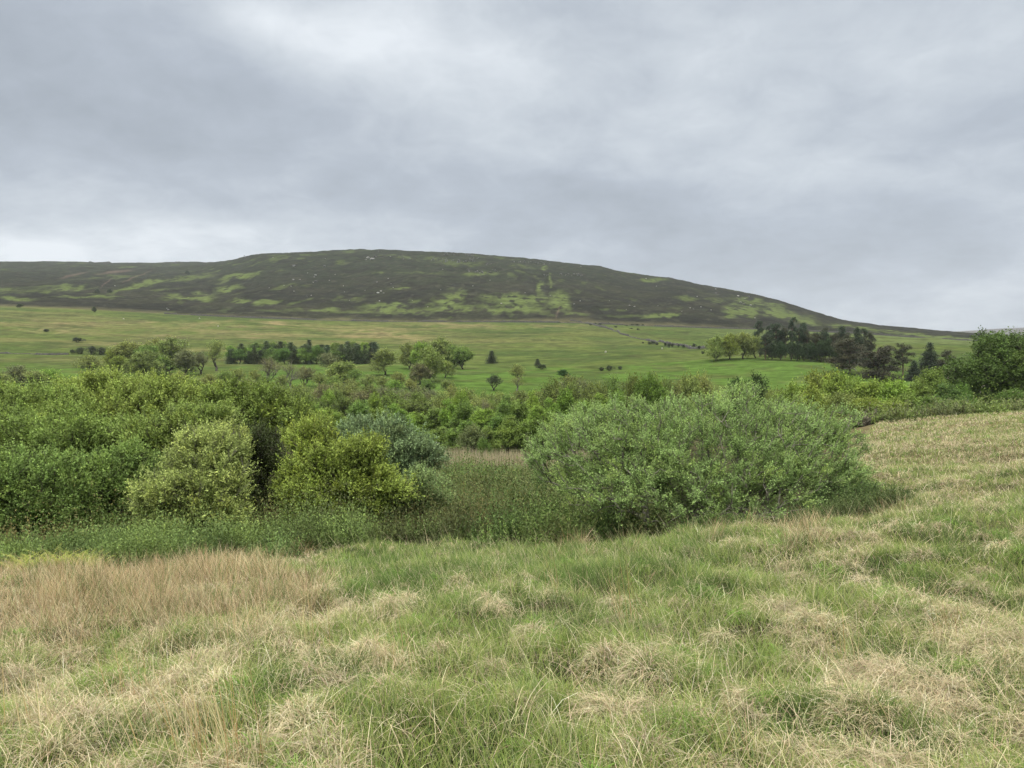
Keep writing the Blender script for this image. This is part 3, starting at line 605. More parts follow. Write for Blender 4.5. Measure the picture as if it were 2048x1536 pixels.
for a in [(2022,676,694,22),(2040,672,694,26),(2062,674,694,24)]:
    putb('round', 'broadleaf_tree', 'far bluish green tree beyond the field near the right edge', 'tree', *a, (.035, .055, .035), group='far trees beyond the field at the right edge', lo=300)
# --- lone bushes far out
for a, l in [((43,608,616,15),'dark round bush at the moor edge near the left end'),((191,614,626,12),'dark round tree on the green rise under the moor'),((197,578,588,12),'left of two small trees in the green gully on the moor'),((222,578,587,11),'right of two small trees in the green gully on the moor'),((377,542,550,11),'small grey green tree high on the moor by the green patch'),((95,658,664,14),'little dark bush in the tan grass at the left')]:
    putb('round' , 'hawthorn_bush', l, 'bush', *a, (.045, .07, .03))
putb('gorse', 'gorse_bush', 'broad black looking gorse bush in the left field', 'bush', 157, 676, 685, 28, (.03, .045, .022))
WG = [(1298,684,689,10),(1305,683,689,12),(1313,685,690,10),(1330,686,693,8),(1338,687,695,10),(1345,688,695,8),(1357,689,694,6),(1366,690,696,8),(1380,691,697,8),(1388,688,695,10),(1398,692,698,10),(1286,684,687,6),(1190,646,650,12),(1200,647,651,10),(1216,645,648,10),(1207,651,654,10),(1231,652,655,9),(1252,650,652,7),(1264,648,651,10),(1275,648,651,12),(1285,649,652,10),(1262,656,658,9),(1275,657,660,8),(1180,648,651,8),(1405,702,708,10)]
for a in WG:
    putb('gorse', 'gorse_bush', 'tiny dark gorse bush dotted along the field wall below the moor', 'bush', *a, (.032, .048, .024), group='gorse dotted along the field wall')
# white flowering thorn
e = put('shrub', 'hawthorn_bush', 'hawthorn flecked with white blossom at the left end of the reeds', 'bush', 874, 884, 56, 22, (.05, .09, .03))
e2 = [c for c in e.children if c.name.startswith('foliage')][0]
_rs = np.random.RandomState(3); Pb = nrm(_rs.randn(70, 3)) * np.array([1.8, 1.8, 1.4]) + np.array([0, 0, 2.4])
Vb, Qb, Cb, _ = sprays(_rs, Pb, nrm(Pb), 3, 3, .2, .6, .16, .8, (.75, .75, .70), .1, .1)
ob('blossom', mk_mesh('blossom', Vb, quads=Qb, col=Cb, mats=[M_leaf]), e)

# ------------------------------------------------------------------ ground cover between the trees
def shoots(name, label, n, pxr, Yr, keep, hgt, lsize, K, Mn, cols, seed, lw=.42, spread=.24, kdist=14., per=40):
    rs = np.random.RandomState(seed)
    Y = np.sqrt(rs.uniform(Yr[0] ** 2, Yr[1] ** 2, n * 8)); px = rs.uniform(pxr[0], pxr[1], n * 8)
    X = (px - CX) / F * Y; k = keep(px, Y); m_ = n; X, Y, px = X[k][:m_], Y[k][:m_], px[k][:m_]
    big = fbm(X * .5, Y * .5, 2, seed % 5); R = hgt * (.50 + .65 * rs.rand(len(X))) * (.6 + .8 * big) * np.clip(Y / 18., 1, 1.5)
    i = np.repeat(np.arange(len(X)), per); q = np.sqrt(rs.rand(len(i))); a_ = rs.rand(len(i)) * 6.283
    tall = (hgt * (.45 + .9 * rs.rand(len(X))) * (.5 + big))[i]; h = tall * (1 - .78 * q ** 2) * (.85 + .3 * rs.rand(len(i)))
    out_ = np.stack([np.cos(a_) * q, np.sin(a_) * q, np.full(len(i), .9)], -1)
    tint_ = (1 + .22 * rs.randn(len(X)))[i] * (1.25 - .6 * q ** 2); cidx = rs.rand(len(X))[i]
    X = X[i] + np.cos(a_) * q * R[i]; Y = Y[i] + np.sin(a_) * q * R[i]
    sc_ = np.maximum(1, Y / kdist) ** .8
    Z = H(X, Y)
    P = np.stack([X, Y, Z + h * .12], -1); D = nrm(out_ + rs.randn(len(X), 3) * .12)
    VV, QQ, CC = [], [], []; off = 0
    cid = (vn(X * .6, Y * .45, 6) * .5 + cidx * .5)
    cid = np.clip(cid * len(cols), 0, len(cols) - 1e-3).astype(int)
    for ci, c in enumerate(cols):
        for lo, hi in ((0, 20), (20, 34), (34, 200)):
            m = (cid == ci) & (Y >= lo) & (Y < hi)
            if not m.any(): continue
            s = float(sc_[m].mean()); hh = float(h[m].mean())
            V, Q, C, _ = sprays(rs, P[m], D[m], K, Mn, 1., spread, lsize * s, lw, c, .10, .12, 0, .6, .22, shoot=1, tight=.12)
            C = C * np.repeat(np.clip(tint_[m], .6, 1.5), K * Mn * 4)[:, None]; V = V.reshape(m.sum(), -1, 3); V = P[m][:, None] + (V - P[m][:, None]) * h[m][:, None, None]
            # leaves keep their own size: re-inflate around every leaf centre
            L4 = V.reshape(-1, 4, 3); cc = L4.mean(1, keepdims=True); L4 = cc + (L4 - cc) / np.repeat(h[m], K * Mn)[:, None, None]
            VV.append(L4.reshape(-1, 3)); QQ.append(Q + off); CC.append(C); off += len(C)
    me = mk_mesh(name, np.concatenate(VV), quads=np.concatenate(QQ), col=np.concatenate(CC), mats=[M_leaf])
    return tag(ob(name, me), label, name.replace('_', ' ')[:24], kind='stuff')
YFx = [-400, 0, 350, 700, 1050, 1300, 1500, 1620, 1720, 1790]; YFy = [11.0, 11.6, 12.8, 14.0, 14.3, 13.7, 13.7, 15, 30, 60]
yf = lambda px, d=0: np.interp(px, YFx, YFy) + d
shoots('bog_myrtle', 'low bright green bog myrtle scrub in front of the left thicket', 170, (-300, 720), (11, 17), lambda p, y: (y > yf(p) + (vn(p / 45., y * 0, 1) - .3) * 2.4) & (y < yf(p, 4.4)), .50, .056, 4, 8, [(.092, .140, .046), (.110, .160, .048), (.072, .100, .036)], 31, per=120)
shoots('undergrowth', 'dark olive undergrowth beneath and between the thicket trees', 460, (-350, 1000), (14, 34), lambda p, y: (y > yf(p, 3.0)) & ((p < 640) | (y < 20)), .85, .052, 4, 7, [(.100, .130, .042), (.110, .105, .042), (.075, .11, .036)], 32, per=56)
shoots('heather', 'brown green heather and bog myrtle hollow between the yellow tree and grey willow', 470, (560, 1330), (14, 48), lambda p, y: (y > yf(p, -.2) + vn(p / 30., y, 4) * 1.4), 0.78, .058, 4, 8, [(.082, .130, .038), (.085, .112, .036), (.084, .100, .038), (.072, .118, .034), (.105, .158, .045)], 33, per=60)
shoots('bilberry_scrub', 'band of grey green scrub along the crest of the right grassy slope', 300, (1560, 2250), (43, 54), lambda p, y: (y > 43.5 + vn(p / 25., y, 2) * 3), .85, .06, 4, 7, [(.110, .150, .062), (.120, .140, .062), (.125, .175, .050), (.13, .12, .09)], 34, per=22)
shoots('heath', 'dark low scrub round the right foot of the grey willow', 60, (1560, 1800), (13, 17), lambda p, y: (y > 13.3 + (1800 - p) * -.002) & (y < 15.4), .32, .042, 4, 8, [(.055, .095, .030), (.07, .10, .035)], 35, per=60)

# ------------------------------------------------------------------ blades
def blades(P, az, L, lean, curl, w, c0, c1, seg=3, rs=RS):
    n = len(P); dx, dy = np.cos(az), np.sin(az)
    sa = az + math.pi / 2 + rs.randn(n) * .5; sx, sy = np.cos(sa), np.sin(sa)
    pts = [P.copy()]; cur = P.copy()
    for k in range(seg):
        th = lean + curl * (k + .5) / seg
        st = L / seg; cur = cur + np.stack([dx * np.sin(th) * st, dy * np.sin(th) * st, np.cos(th) * st], -1); pts.append(cur)
    side = np.stack([sx, sy, 0 * sx], -1); V = []; C = []
    for k in range(seg):
        ww = (w * (1 - .75 * (k / seg) ** 1.5) * .5)[:, None]; t = k / seg
        V += [pts[k] - side * ww, pts[k] + side * ww]; c = c0 * (1 - t) + c1 * t; C += [c, c]
    V.append(pts[seg]); C.append(c1)
    m = 2 * seg + 1
    V = np.stack(V, 1).reshape(-1, 3); C = np.stack(C, 1).reshape(-1, 3)
    b = np.arange(n)[:, None] * m
    Q = np.concatenate([np.stack([b + 2 * k, b + 2 * k + 1, b + 2 * k + 3, b + 2 * k + 2], -1).reshape(-1, 4) for k in range(seg - 1)])
    T = np.stack([b + 2 * seg - 2, b + 2 * seg - 1, b + 2 * seg], -1).reshape(-1, 3)
    return V, Q, T, C
class Bag:
    def __init__(s): s.V, s.Q, s.T, s.C, s.n = [], [], [], [], 0
    def add(s, V, Q, T, C):
        s.V.append(V.astype(np.float32)); s.Q.append((Q + s.n).astype(np.int32)); s.T.append((T + s.n).astype(np.int32)); s.C.append(C.astype(np.float32)); s.n += len(V)
    def build(s, name, label, cat, mat=M_grass, smooth=False):
        me = mk_mesh(name, np.concatenate(s.V), quads=np.concatenate(s.Q), tris=np.concatenate(s.T), col=np.clip(np.concatenate(s.C) * 1.13, .004, .8), mats=[mat], smooth=smooth)
        return tag(ob(name, me), label, cat, kind='stuff')
def spread_pts(n, rs, p=1.0, Y0=2.3, Y1=52., pxr=(-260, 2320)):
    """points over the slope, denser near by"""
    q = 2 - p - .0
    Y = (rs.rand(n) * (Y1 ** q - Y0 ** q) + Y0 ** q) ** (1 / q); px = rs.uniform(*pxr, n)
    m = int(n * .85); pb = rs.uniform(-1500, 3700, m); yb = (rs.rand(m) * (min(Y1, 40) ** q - .9 ** q) + .9 ** q) ** (1 / q); xb = (pb - CX) / F * yb
    side = ((pb < pxr[0]) | (pb > pxr[1]) | (yb < Y0 + .2)) & (pxr[0] < 0); xb, yb = xb[side], yb[side]
    X = (px - CX) / F * np.maximum(Y, 3.0); X = np.concatenate([X, xb]); Y = np.concatenate([Y, yb]); px = CX + F * X / np.maximum(Y, .3)
    k = Y < yf(px, .6 - .6 * sstep(1000, 1150, px)) + (vn(px / 45., Y * 0, 1) - .3) * 2.4 * (px < 700); return X[k], Y[k], px[k]
def pal(rs, n, cols, jit=.16):
    c = np.array(cols)[rs.randint(0, len(cols), n)]
    return c * np.clip(1 + rs.randn(n, 1) * jit, .5, 1.6) * (1 + rs.randn(n, 3) * .04)
def wid(Y, base=.0028, pxw=.38):
    return np.maximum(base, pxw * Y / 770.)
GRN = [(.165, .255, .052), (.190, .270, .065), (.130, .205, .045), (.210, .265, .080), (.170, .225, .095), (.245, .285, .105)]
DGR = [(.080, .145, .034), (.062, .115, .028), (.100, .160, .046)]
STR = [(.57, .49, .32), (.49, .41, .27), (.66, .58, .41), (.34, .265, .16), (.50, .46, .27)]
BRN = [(.37, .28, .155), (.29, .205, .11), (.45, .36, .215), (.52, .43, .27)]
def fields(X, Y, px, py):
    dry = fbm(X * .9 + 3, Y * .75, 4, 3)
    brown = sstep(640, 430, px + (vn(X, Y, 2) - .5) * 260) * sstep(1330, 1240, py + (vn(X * .8, Y, 5) - .5) * 90)
    lush = sstep(620, 760, px) * sstep(1580, 1380, px) * sstep(1225, 1150, py)
    crest = sstep(985, 905, py) * sstep(1640, 1740, px)
    return dry, brown, lush, crest
rs = np.random.RandomState(77)
bag = Bag()
# green sward
X, Y, px = spread_pts(820000, rs, 1.35)
Z = H(X, Y); _, py = project(X, Y, Z); dry, brown, lush, crest = fields(X, Y, px, py)
pk = .95 - .55 * brown - .25 * sstep(.48, .64, dry) * (1 - lush) - .50 * crest + .2 * lush
k = rs.rand(len(X)) < pk; X, Y, px, py, Z, lush, brown, crest, dry = [a[k] for a in (X, Y, px, py, Z, lush, brown, crest, dry)]
n = len(X); tuft = vn(X * 4.5, Y * 4.5, 4); c = pal(rs, n, GRN); cd = pal(rs, n, DGR)
dm = ((rs.rand(n) < .12 + .42 * lush + .6 * sstep(.55, .7, vn(X * 1.7, Y * 1.7, 7))))[:, None]
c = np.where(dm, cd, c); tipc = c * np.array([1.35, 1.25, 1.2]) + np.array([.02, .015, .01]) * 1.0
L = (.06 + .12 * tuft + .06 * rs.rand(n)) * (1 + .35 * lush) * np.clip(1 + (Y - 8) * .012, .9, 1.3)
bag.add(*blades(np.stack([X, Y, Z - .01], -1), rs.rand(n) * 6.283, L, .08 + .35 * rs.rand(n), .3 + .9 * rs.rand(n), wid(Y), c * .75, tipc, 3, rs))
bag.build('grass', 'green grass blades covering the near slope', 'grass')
# straw litter
bag = Bag()
X, Y, px = spread_pts(560000, rs, 1.35)
Z = H(X, Y); _, py = project(X, Y, Z); dry, brown, lush, crest = fields(X, Y, px, py)
pk = .12 + .26 * sstep(.46, .62, dry) * (1 - .7 * lush) + .4 * crest + .35 * brown
k = rs.rand(len(X)) < pk; X, Y, px, py, Z, brown, crest = [a[k] for a in (X, Y, px, py, Z, brown, crest)]
n = len(X); c = np.where((rs.rand(n) < brown * .6)[:, None], pal(rs, n, BRN), pal(rs, n, STR)); c = c * (1 - .12 * crest[:, None])
L = .10 + .20 * rs.rand(n)
bag.add(*blades(np.stack([X, Y, Z + .01 + .05 * rs.rand(n)], -1), rs.rand(n) * 6.283, L, .5 + .8 * rs.rand(n), .3 + 1.3 * rs.rand(n), wid(Y), c * .8, c, 3, rs))
# mop headed tussocks
def tussocks(nc, seed, cols, R0, R1, per, gate):
    r = np.random.RandomState(seed); X, Y, px = spread_pts(nc, r, 1.15, 2.6, 48)
    Z = H(X, Y); _, py = project(X, Y, Z); dry, brown, lush, crest = fields(X, Y, px, py); k = gate(r, dry, brown, lush, crest, px, py)
    X, Y = X[k], Y[k]; m = len(X); R = R0 + (R1 - R0) * r.rand(m)
    per_ = np.clip(per * (6 / Y) ** .55, 30, per).astype(int)
    i = np.repeat(np.arange(m), per_); n = len(i)
    a = r.rand(n) * 6.283; q = np.sqrt(r.rand(n)); Rr = R[i]; wind = r.randn(m)[i] * .4 + 2.6
    ex = 1 + .5 * vn(a * 1.2 + i * 3.1, i * 1.7, 1)
    bx = X[i] + np.cos(a) * q * Rr * .75 * ex; by = Y[i] + np.sin(a) * q * Rr * .75 * ex
    bz = H(bx, by) + Rr * .72 * (1 - q ** 2) * (.8 + .3 * r.rand(n)) - .01
    az = a + r.randn(n) * .8; az = np.where(r.rand(n) < .3, wind + r.randn(n) * .5, az)
    tone = (1 + .18 * r.randn(m))[i][:, None]
    c = pal(r, n, cols) * np.clip(tone, .6, 1.35); c = np.where((r.rand(n) < .12)[:, None], pal(r, n, GRN), c)
    L = Rr * (.5 + .65 * r.rand(n))
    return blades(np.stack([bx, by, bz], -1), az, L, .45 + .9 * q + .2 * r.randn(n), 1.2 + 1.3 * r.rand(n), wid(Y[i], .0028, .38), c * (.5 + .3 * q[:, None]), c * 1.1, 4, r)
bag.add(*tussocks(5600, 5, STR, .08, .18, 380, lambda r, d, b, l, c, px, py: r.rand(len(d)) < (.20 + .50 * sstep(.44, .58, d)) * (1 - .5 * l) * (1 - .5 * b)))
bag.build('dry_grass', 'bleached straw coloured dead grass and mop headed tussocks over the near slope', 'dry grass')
bag = Bag()
bag.add(*tussocks(3000, 6, [(.15, .29, .045), (.18, .32, .055), (.13, .25, .045), (.22, .31, .08)], .08, .17, 220, lambda r, d, b, l, c, px, py: r.rand(len(d)) < (.30 + .2 * l) * (1 - .7 * b)))
# long leaning flower stalks
X, Y, px = spread_pts(15000, rs, 1.3, 2.6, 30); Z = H(X, Y); _, py = project(X, Y, Z); dry, brown, lush, crest = fields(X, Y, px, py)
k = rs.rand(len(X)) < (.5 + .5 * sstep(700, 1500, px)) * (.35 + vn(X * .6, Y * .6, 6)); X, Y, Z, px = X[k], Y[k], Z[k], px[k]; n = len(X)
c = pal(rs, n, [(.42, .40, .24), (.34, .36, .18), (.48, .43, .28), (.26, .32, .13)])
az = math.pi + rs.randn(n) * .55 - .2; az = np.where(rs.rand(n) < .25, rs.rand(n) * 6.283, az)
bag.add(*blades(np.stack([X, Y, Z], -1), az, .26 + .34 * rs.rand(n), .15 + .45 * rs.rand(n), .1 + .5 * rs.rand(n), np.maximum(.0016, .28 * Y / 770), c * .85, c, 4, rs))
bag.build('grass_stalks', 'green tufts and long pale grass stalks leaning over the slope', 'grass')
# tall straw stalks rising from a few clumps
_b2 = Bag(); r = np.random.RandomState(21)
for (px_, Y_, n_, L_) in [(415,3.1,60,.50),(470,3.0,40,.42),(330,3.4,30,.42),(800,4.4,36,.40),(250,4.2,30,.42),(1250,5.6,26,.5),(1700,4.6,30,.42),(1130,7.0,20,.5),(610,5.2,40,.4),(1900,5.0,30,.4),(1500,3.2,20,.35),(60,3.6,30,.4)]:
    x = (px_ - CX) / F * Y_ + r.randn(n_) * .07; y = Y_ + r.randn(n_) * .07
    c = pal(r, n_, [(.55, .48, .27), (.44, .38, .20), (.40, .28, .13)])
    _b2.add(*blades(np.stack([x, y, H(x, y)], -1), math.pi + r.randn(n_) * .9, L_ * (.6 + .6 * r.rand(n_)), .02 + .35 * r.rand(n_), .1 + .3 * r.rand(n_), np.full(n_, .0032), c * .8, c, 4, r))
_b2.build('straw_stalks', 'tall bleached stalks standing up from clumps in the near grass', 'dry grass')
# russet rush beds on the left
bag = Bag(); cx_ = []
r = np.random.RandomState(9); X, Y, px = spread_pts(9000, r, 1.0, 4.4, 14.5, (-260, 1800)); Z = H(X, Y); _, py = project(X, Y, Z); dry, brown, lush, crest = fields(X, Y, px, py)
extra = (np.abs(py - 1085) < 22) * (np.abs(px - 1130) < 60) + (np.abs(py - 1085) < 30) * (np.abs(px - 1610) < 50) + .15 * (Y > 10) * (px > 1100)
k = r.rand(len(X)) < np.clip(brown * (.05 + .08 * sstep(1150, 1210, py) + .42 * sstep(.50, .62, vn(X * 1.1, Y * 1.1, 3))) + extra * .16, 0, 1); X, Y = X[k], Y[k]
i = np.repeat(np.arange(len(X)), 42); n = len(i); a = r.rand(n) * 6.283; q = r.rand(n) * .16
bx = X[i] + np.cos(a) * q; by = Y[i] + np.sin(a) * q; c = pal(r, n, BRN) * np.clip(1 + .25 * r.randn(len(X)), .5, 1.5)[i][:, None]; c = np.where((r.rand(n) < .10 + .5 * (r.rand(len(X)) < .25)[i])[:, None], pal(r, n, DGR), c)
az = np.where(r.rand(n) < .5, a, r.rand(len(X))[i] * 6.283)
bag.add(*blades(np.stack([bx, by, H(bx, by)], -1), az, (.16 + .30 * r.rand(n)) * (.7 + .5 * r.rand(len(X)))[i], .05 + .55 * r.rand(n), .1 + .9 * r.rand(n), wid(Y[i], .0022, .30), c * .75, c * 1.05, 4, r))
bag.build('rushes', 'russet dead rushes and tall brown grass on the left of the slope', 'rushes')
# reeds
bag = Bag(); r = np.random.RandomState(12)
n = 9000; px = r.uniform(800, 1180, n); Y = r.uniform(52, 62, n); X = (px - CX) / F * Y
c = pal(r, n, [(.36, .30, .19), (.28, .25, .15), (.42, .37, .25), (.18, .20, .09)])
bag.add(*blades(np.stack([X, Y, H(X, Y)], -1), r.rand(n) * 6.28, .9 + .75 * r.rand(n) * (.6 + .6 * vn(X * .5, Y * .3, 2)), .02 + .12 * r.rand(n), .05 + .2 * r.rand(n), np.full(n, .035), c * .8, c, 3, r))
bag.build('reeds', 'pale straw coloured reed bed in front of the valley wood', 'reeds')
# yellow green young bracken at the left edge
bag = Bag(); r = np.random.RandomState(14)
for q in range(34):
    px_ = r.uniform(20, 190); Y_ = r.uniform(11.2, 12.4); x = (px_ - CX) / F * Y_; z = float(H(x, Y_)); az0 = r.rand() * 6.28
    for fr in range(4):
        a = az0 + fr * 1.6 + r.randn() * .3; L_ = .45 * (.7 + .5 * r.rand()); t = np.linspace(.15, 1, 16); t = np.repeat(t, 2); sd = np.tile([-1, 1], 16)
        th = .35 + .5 * t; bx = x + np.cos(a) * np.sin(th) * L_ * t; by = Y_ + np.sin(a) * np.sin(th) * L_ * t; bz = z + .08 + np.cos(th) * L_ * t
        c = pal(r, 32, [(.22, .26, .05), (.26, .27, .07)], .08)
        bag.add(*blades(np.stack([bx, by, bz], -1), a + sd * 1.25, .13 * (1.1 - t), np.full(32, 1.15), np.full(32, .3), np.full(32, .022), c, c, 2, r))
bag.build('bracken', 'yellow green young bracken fronds at the left end of the scrub', 'bracken')

# ------------------------------------------------------------------ walls, rocks, sheep, fallen trunk
def wall(name, label, pts, lo, hi, h=1.3, th=.7, fixedY=None):
    P = []
    for (px, py) in pts:
        Y = findY(px, py, lo, hi) if fixedY is None else fixedY; x = (px - CX) / F * Y
        P.append((x, Y))
    P = np.array(P); d = np.concatenate([[0], np.cumsum(np.linalg.norm(np.diff(P, axis=0), axis=1))])
    s = np.arange(0, d[-1], 1.2); cx = np.interp(s, d, P[:, 0]); cy = np.interp(s, d, P[:, 1])
    t = nrm(np.stack([np.gradient(cx), np.gradient(cy)], -1)); nx, ny = -t[:, 1], t[:, 0]
    z = H(cx, cy); r = np.random.RandomState(4); hh = h * (.8 + .35 * vn(s * .4, s * 0, 2)) * (1 + .12 * r.randn(len(s)))
    hh = np.where(vn(s * .07, s * 0 + 3, 5) > .72, hh * .35, hh)
    k = [(-th / 2, -.4), (-th / 2 * .75, 1), (th / 2 * .75, 1), (th / 2, -.4)]
    V = np.stack([np.stack([cx + nx * a, cy + ny * a, z + (hh if b > 0 else -.4)], -1) for a, b in k], 1).reshape(-1, 3)
    V += r.randn(*V.shape) * .06
    m = len(s); i = np.arange(m - 1)[:, None] * 4
    Q = np.concatenate([np.stack([i + j, i + j + 1, i + j + 5, i + j + 4], -1).reshape(-1, 4) for j in range(3)])
    tag(ob(name, mk_mesh(name, V, quads=Q, mats=[M_wallstone])), label, 'wall')
wall('dry_stone_wall', 'dark dry stone wall running diagonally down between two fields', [(1140,641.5),(1165,645),(1190,651),(1220,659),(1240,668),(1262,674),(1290,680),(1330,687),(1370,693),(1410,698),(1440,702)], 300, 640, 1.1, .6)
wall('dry_stone_wall', 'long low dry stone wall along the foot of the brown moor', [(330,0),(700,0),(1100,0),(1500,0),(1960,0)], 0, 0, 1.2, .6, fixedY=YB - 3)
wall('turf_bank', 'low dark bank crossing the field at the far left', [(-40,709),(60,708),(100,710),(140,709)], 200, 500, .6, 1.2)
import bmesh
def rock_mesh(name, seed, mat, nb=1, flat=.7):
    r = np.random.RandomState(seed); Vs, Ts, o = [], [], 0
    for b in range(nb):
        bm = bmesh.new(); bmesh.ops.create_icosphere(bm, subdivisions=2, radius=.5)
        v = np.array([q.co[:] for q in bm.verts]); f = np.array([[q.index for q in p.verts] for p in bm.faces]); bm.free()
        for _ in range(9):
            nn_ = nrm(r.randn(3)); cut = .26 + .16 * r.rand(); dd = v @ nn_; v = v - np.maximum(dd - cut, 0)[:, None] * nn_
        v = v * np.array([1 + .4 * r.rand(), 1, flat * (.8 + .5 * r.rand())])
        if nb > 1: v = v * np.array([.09, .2, .35]) * (.5 + r.rand()) + np.array([(r.rand() - .5) * 1.0, (r.rand() - .5) * .3, (r.rand() - .5) * .8])
        Vs.append(v); Ts.append(f + o); o += len(v)
    return mk_mesh(name, np.concatenate(Vs), tris=np.concatenate(Ts), mats=[mat])
ROCK = [rock_mesh('boulder', 200 + i, M_palestone if i < 2 else M_stone) for i in range(4)]
CRAG = [rock_mesh('rock_outcrop', 210 + i, M_stone, 12, 1.0) for i in range(3)]
BL = [(738,513,8),(745,516,9),(733,518,5),(751,512,6),(782,512,3),(652,516,4),(651,531,6),(590,529,6),(589,531,4),(632,549,5),(630,553,4),(633,561,5),(588,558,5),(601,558,4),(570,570,3),(583,572,3),(628,564,3),(589,582,3),(615,592,4),(624,590,3),(688,571,3),(548,514,3),(338,618,5),(335,616,3),(233,571,3),(617,545,3),
 (755,563,4),(777,556,3),(757,584,6),(763,581,5),(768,585,4),(731,580,2),(760,601,3),(783,567,2),(787,574,3),(825,600,2),(856,613,3),(1003,606,4),(882,579,2),(886,538,3),(946,571,3),(980,560,2),(1148,607,4),(1160,601,3),(1268,612,4),(1258,610,3),(1315,611,2),(1312,572,2),(1291,556,4),(1161,532,3),(1342,555,4),(1431,585,4),(1475,590,5),(1480,603,5),(1486,607,5),(1496,592,4),(1500,609,5),(1393,592,3),(1386,617,4),(1401,613,3),(1421,619,3),(1379,615,3),(1509,635,3),(1363,622,2),(1430,577,3),(1488,596,3),(1218,601,2),(1252,618,2),(1100,590,2),(1050,585,2),(700,600,2),(660,560,3),(672,548,3),(540,575,2),(690,583,2)]
for i, (px, py, s) in enumerate(BL):
    Y = findY(px, py + s * .4, 621, 1900); x = (px - CX) / F * Y; w = s / F * Y
    o = ob('boulder', ROCK[i % 4 if s > 3 else i % 2], None, (x, Y, float(H(x, Y)) + w * .15)); o.scale = (w, w, w); o.rotation_euler = (0, 0, random.random() * 6)
    tag(o, 'pale grey boulder lying in the heather on the hillside', 'boulder', 'pale boulders scattered over the hillside')
CR = [(815,516,22,6),(870,518,22,7),(885,521,20,9),(902,519,20,7),(922,522,24,10),(940,520,18,8),(953,514,16,8),(899,508,36,4),(930,510,26,4),(948,541,30,8),(968,544,30,7),(984,541,22,5),(1035,522,22,6),(1052,523,22,6),(1070,526,20,4),(1094,527,20,5),(1125,548,26,6),(1146,549,30,6),(1160,549,14,4),(1090,549,16,4),(348,525,22,3),(362,524,16,4),(215,526,12,4),(182,525,8,4),(497,511,14,4),(977,528,14,6),(800,512,14,4),(762,502,10,3),(1085,523,18,3)]
for i, (px, py, w_, h_) in enumerate(CR):
    Y = findY(px, py + h_ * .4, 621, 1950); x = (px - CX) / F * Y; w = w_ / F * Y; hh = h_ / F * Y
    o = ob('rock_outcrop', CRAG[i % 3], None, (x, Y, float(H(x, Y)) + hh * .1)); o.scale = (w * 1.0, w * .5, hh * 1.3); o.rotation_euler = (0, 0, random.uniform(-.3, .3))
    tag(o, 'grey gritstone outcrop broken into blocks near the brow of the hill', 'rock outcrop', 'gritstone outcrops near the hill brow')
def skin_obj(name, verts, edges, radii, mat, parent, sub=1):
    me = bpy.data.meshes.new(name); me.from_pydata(verts, edges, []); o = ob(name, me, parent)
    o.modifiers.new('s', 'SKIN'); sv = me.skin_vertices[0].data
    for v, r_ in zip(sv, radii): v.radius = (r_, r_)
    sv[0].use_root = True
    m = o.modifiers.new('u', 'SUBSURF'); m.levels = m.render_levels = sub
    dg = bpy.context.evaluated_depsgraph_get(); m2 = bpy.data.meshes.new_from_object(o.evaluated_get(dg)); o.modifiers.clear(); o.data = m2; m2.materials.clear(); m2.materials.append(mat); return o
def plain(name, c, rough=.9):
    m, nt, N, L = newmat(name); out = N.new('ShaderNodeOutputMaterial'); p = N.new('ShaderNodeBsdfPrincipled'); p.inputs['Roughness'].default_value = rough
    n = N.new('ShaderNodeTexNoise'); n.inputs['Scale'].default_value = 12; mr = N.new('ShaderNodeMapRange'); mr.inputs[3].default_value = .8; mr.inputs[4].default_value = 1.15
    L.new(n.outputs['Fac'], mr.inputs[0]); v = N.new('ShaderNodeVectorMath'); v.operation = 'SCALE'; v.inputs[0].default_value = c; L.new(mr.outputs[0], v.inputs['Scale']); L.new(v.outputs[0], p.inputs['Base Color']); L.new(p.outputs[0], out.inputs[0]); return m
M_wool = plain('wool', (.42, .41, .35)); M_dark = plain('dark_face', (.05, .045, .04))
sheep0 = None
for i, (px, py) in enumerate([(249, 639), (400, 638), (437, 654), (1324, 699), (1211, 706)]):
    Y = findY(px, py, 140, 618); x = (px - CX) / F * Y; loc = (x, Y, float(H(x, Y)))
    if sheep0 is None:
        e = empty('sheep', loc); sheep0 = e
        vs = [(0, 0, .62), (.35, 0, .64), (-.38, 0, .62), (.52, 0, .68), (.66, 0, .60), (.80, 0, .50)] + [(x_, y_, z_) for x_ in (.32, -.34) for y_ in (.13, -.13) for z_ in (.42, .2, .0)]
        ed = [(0, 1), (0, 2), (1, 3), (3, 4), (4, 5)] + [(1 if k < 2 else 2, 6 + 3 * k) for k in range(4)] + [(6 + 3 * k, 7 + 3 * k) for k in range(4)] + [(7 + 3 * k, 8 + 3 * k) for k in range(4)]
        skin_obj('body', vs, ed, [.27, .25, .24, .14, .10, .06] + [.08, .04, .04] * 4, M_wool, e)
    else:
        e = sheep0.copy(); COL.objects.link(e); e.location = loc
        for ch in sheep0.children:
            c = ch.copy(); COL.objects.link(c); c.parent = e
    e.rotation_euler = (0, 0, random.random() * 6)
    tag(e, 'tiny white sheep grazing in the open fields below the moor', 'sheep', 'sheep grazing in the far fields')
Y = findY(1700, 742, 135, 400); x = W(1700, 742, Y)[0]; z = float(H(x, Y))
e = empty('fallen_trunk', (x, Y, z)); tag(e, 'pale bleached fallen trunk on the grass under the pines', 'fallen trunk')
skin_obj('log', [(-1.6, 0, .5), (-.6, .1, .8), (.4, 0, .9), (1.3, .1, .5), (-.2, .3, 1.3), (1.7, -.3, .1)], [(0, 1), (1, 2), (2, 3), (1, 4), (3, 5)], [.16, .2, .22, .16, .08, .1], M_palestone, e)

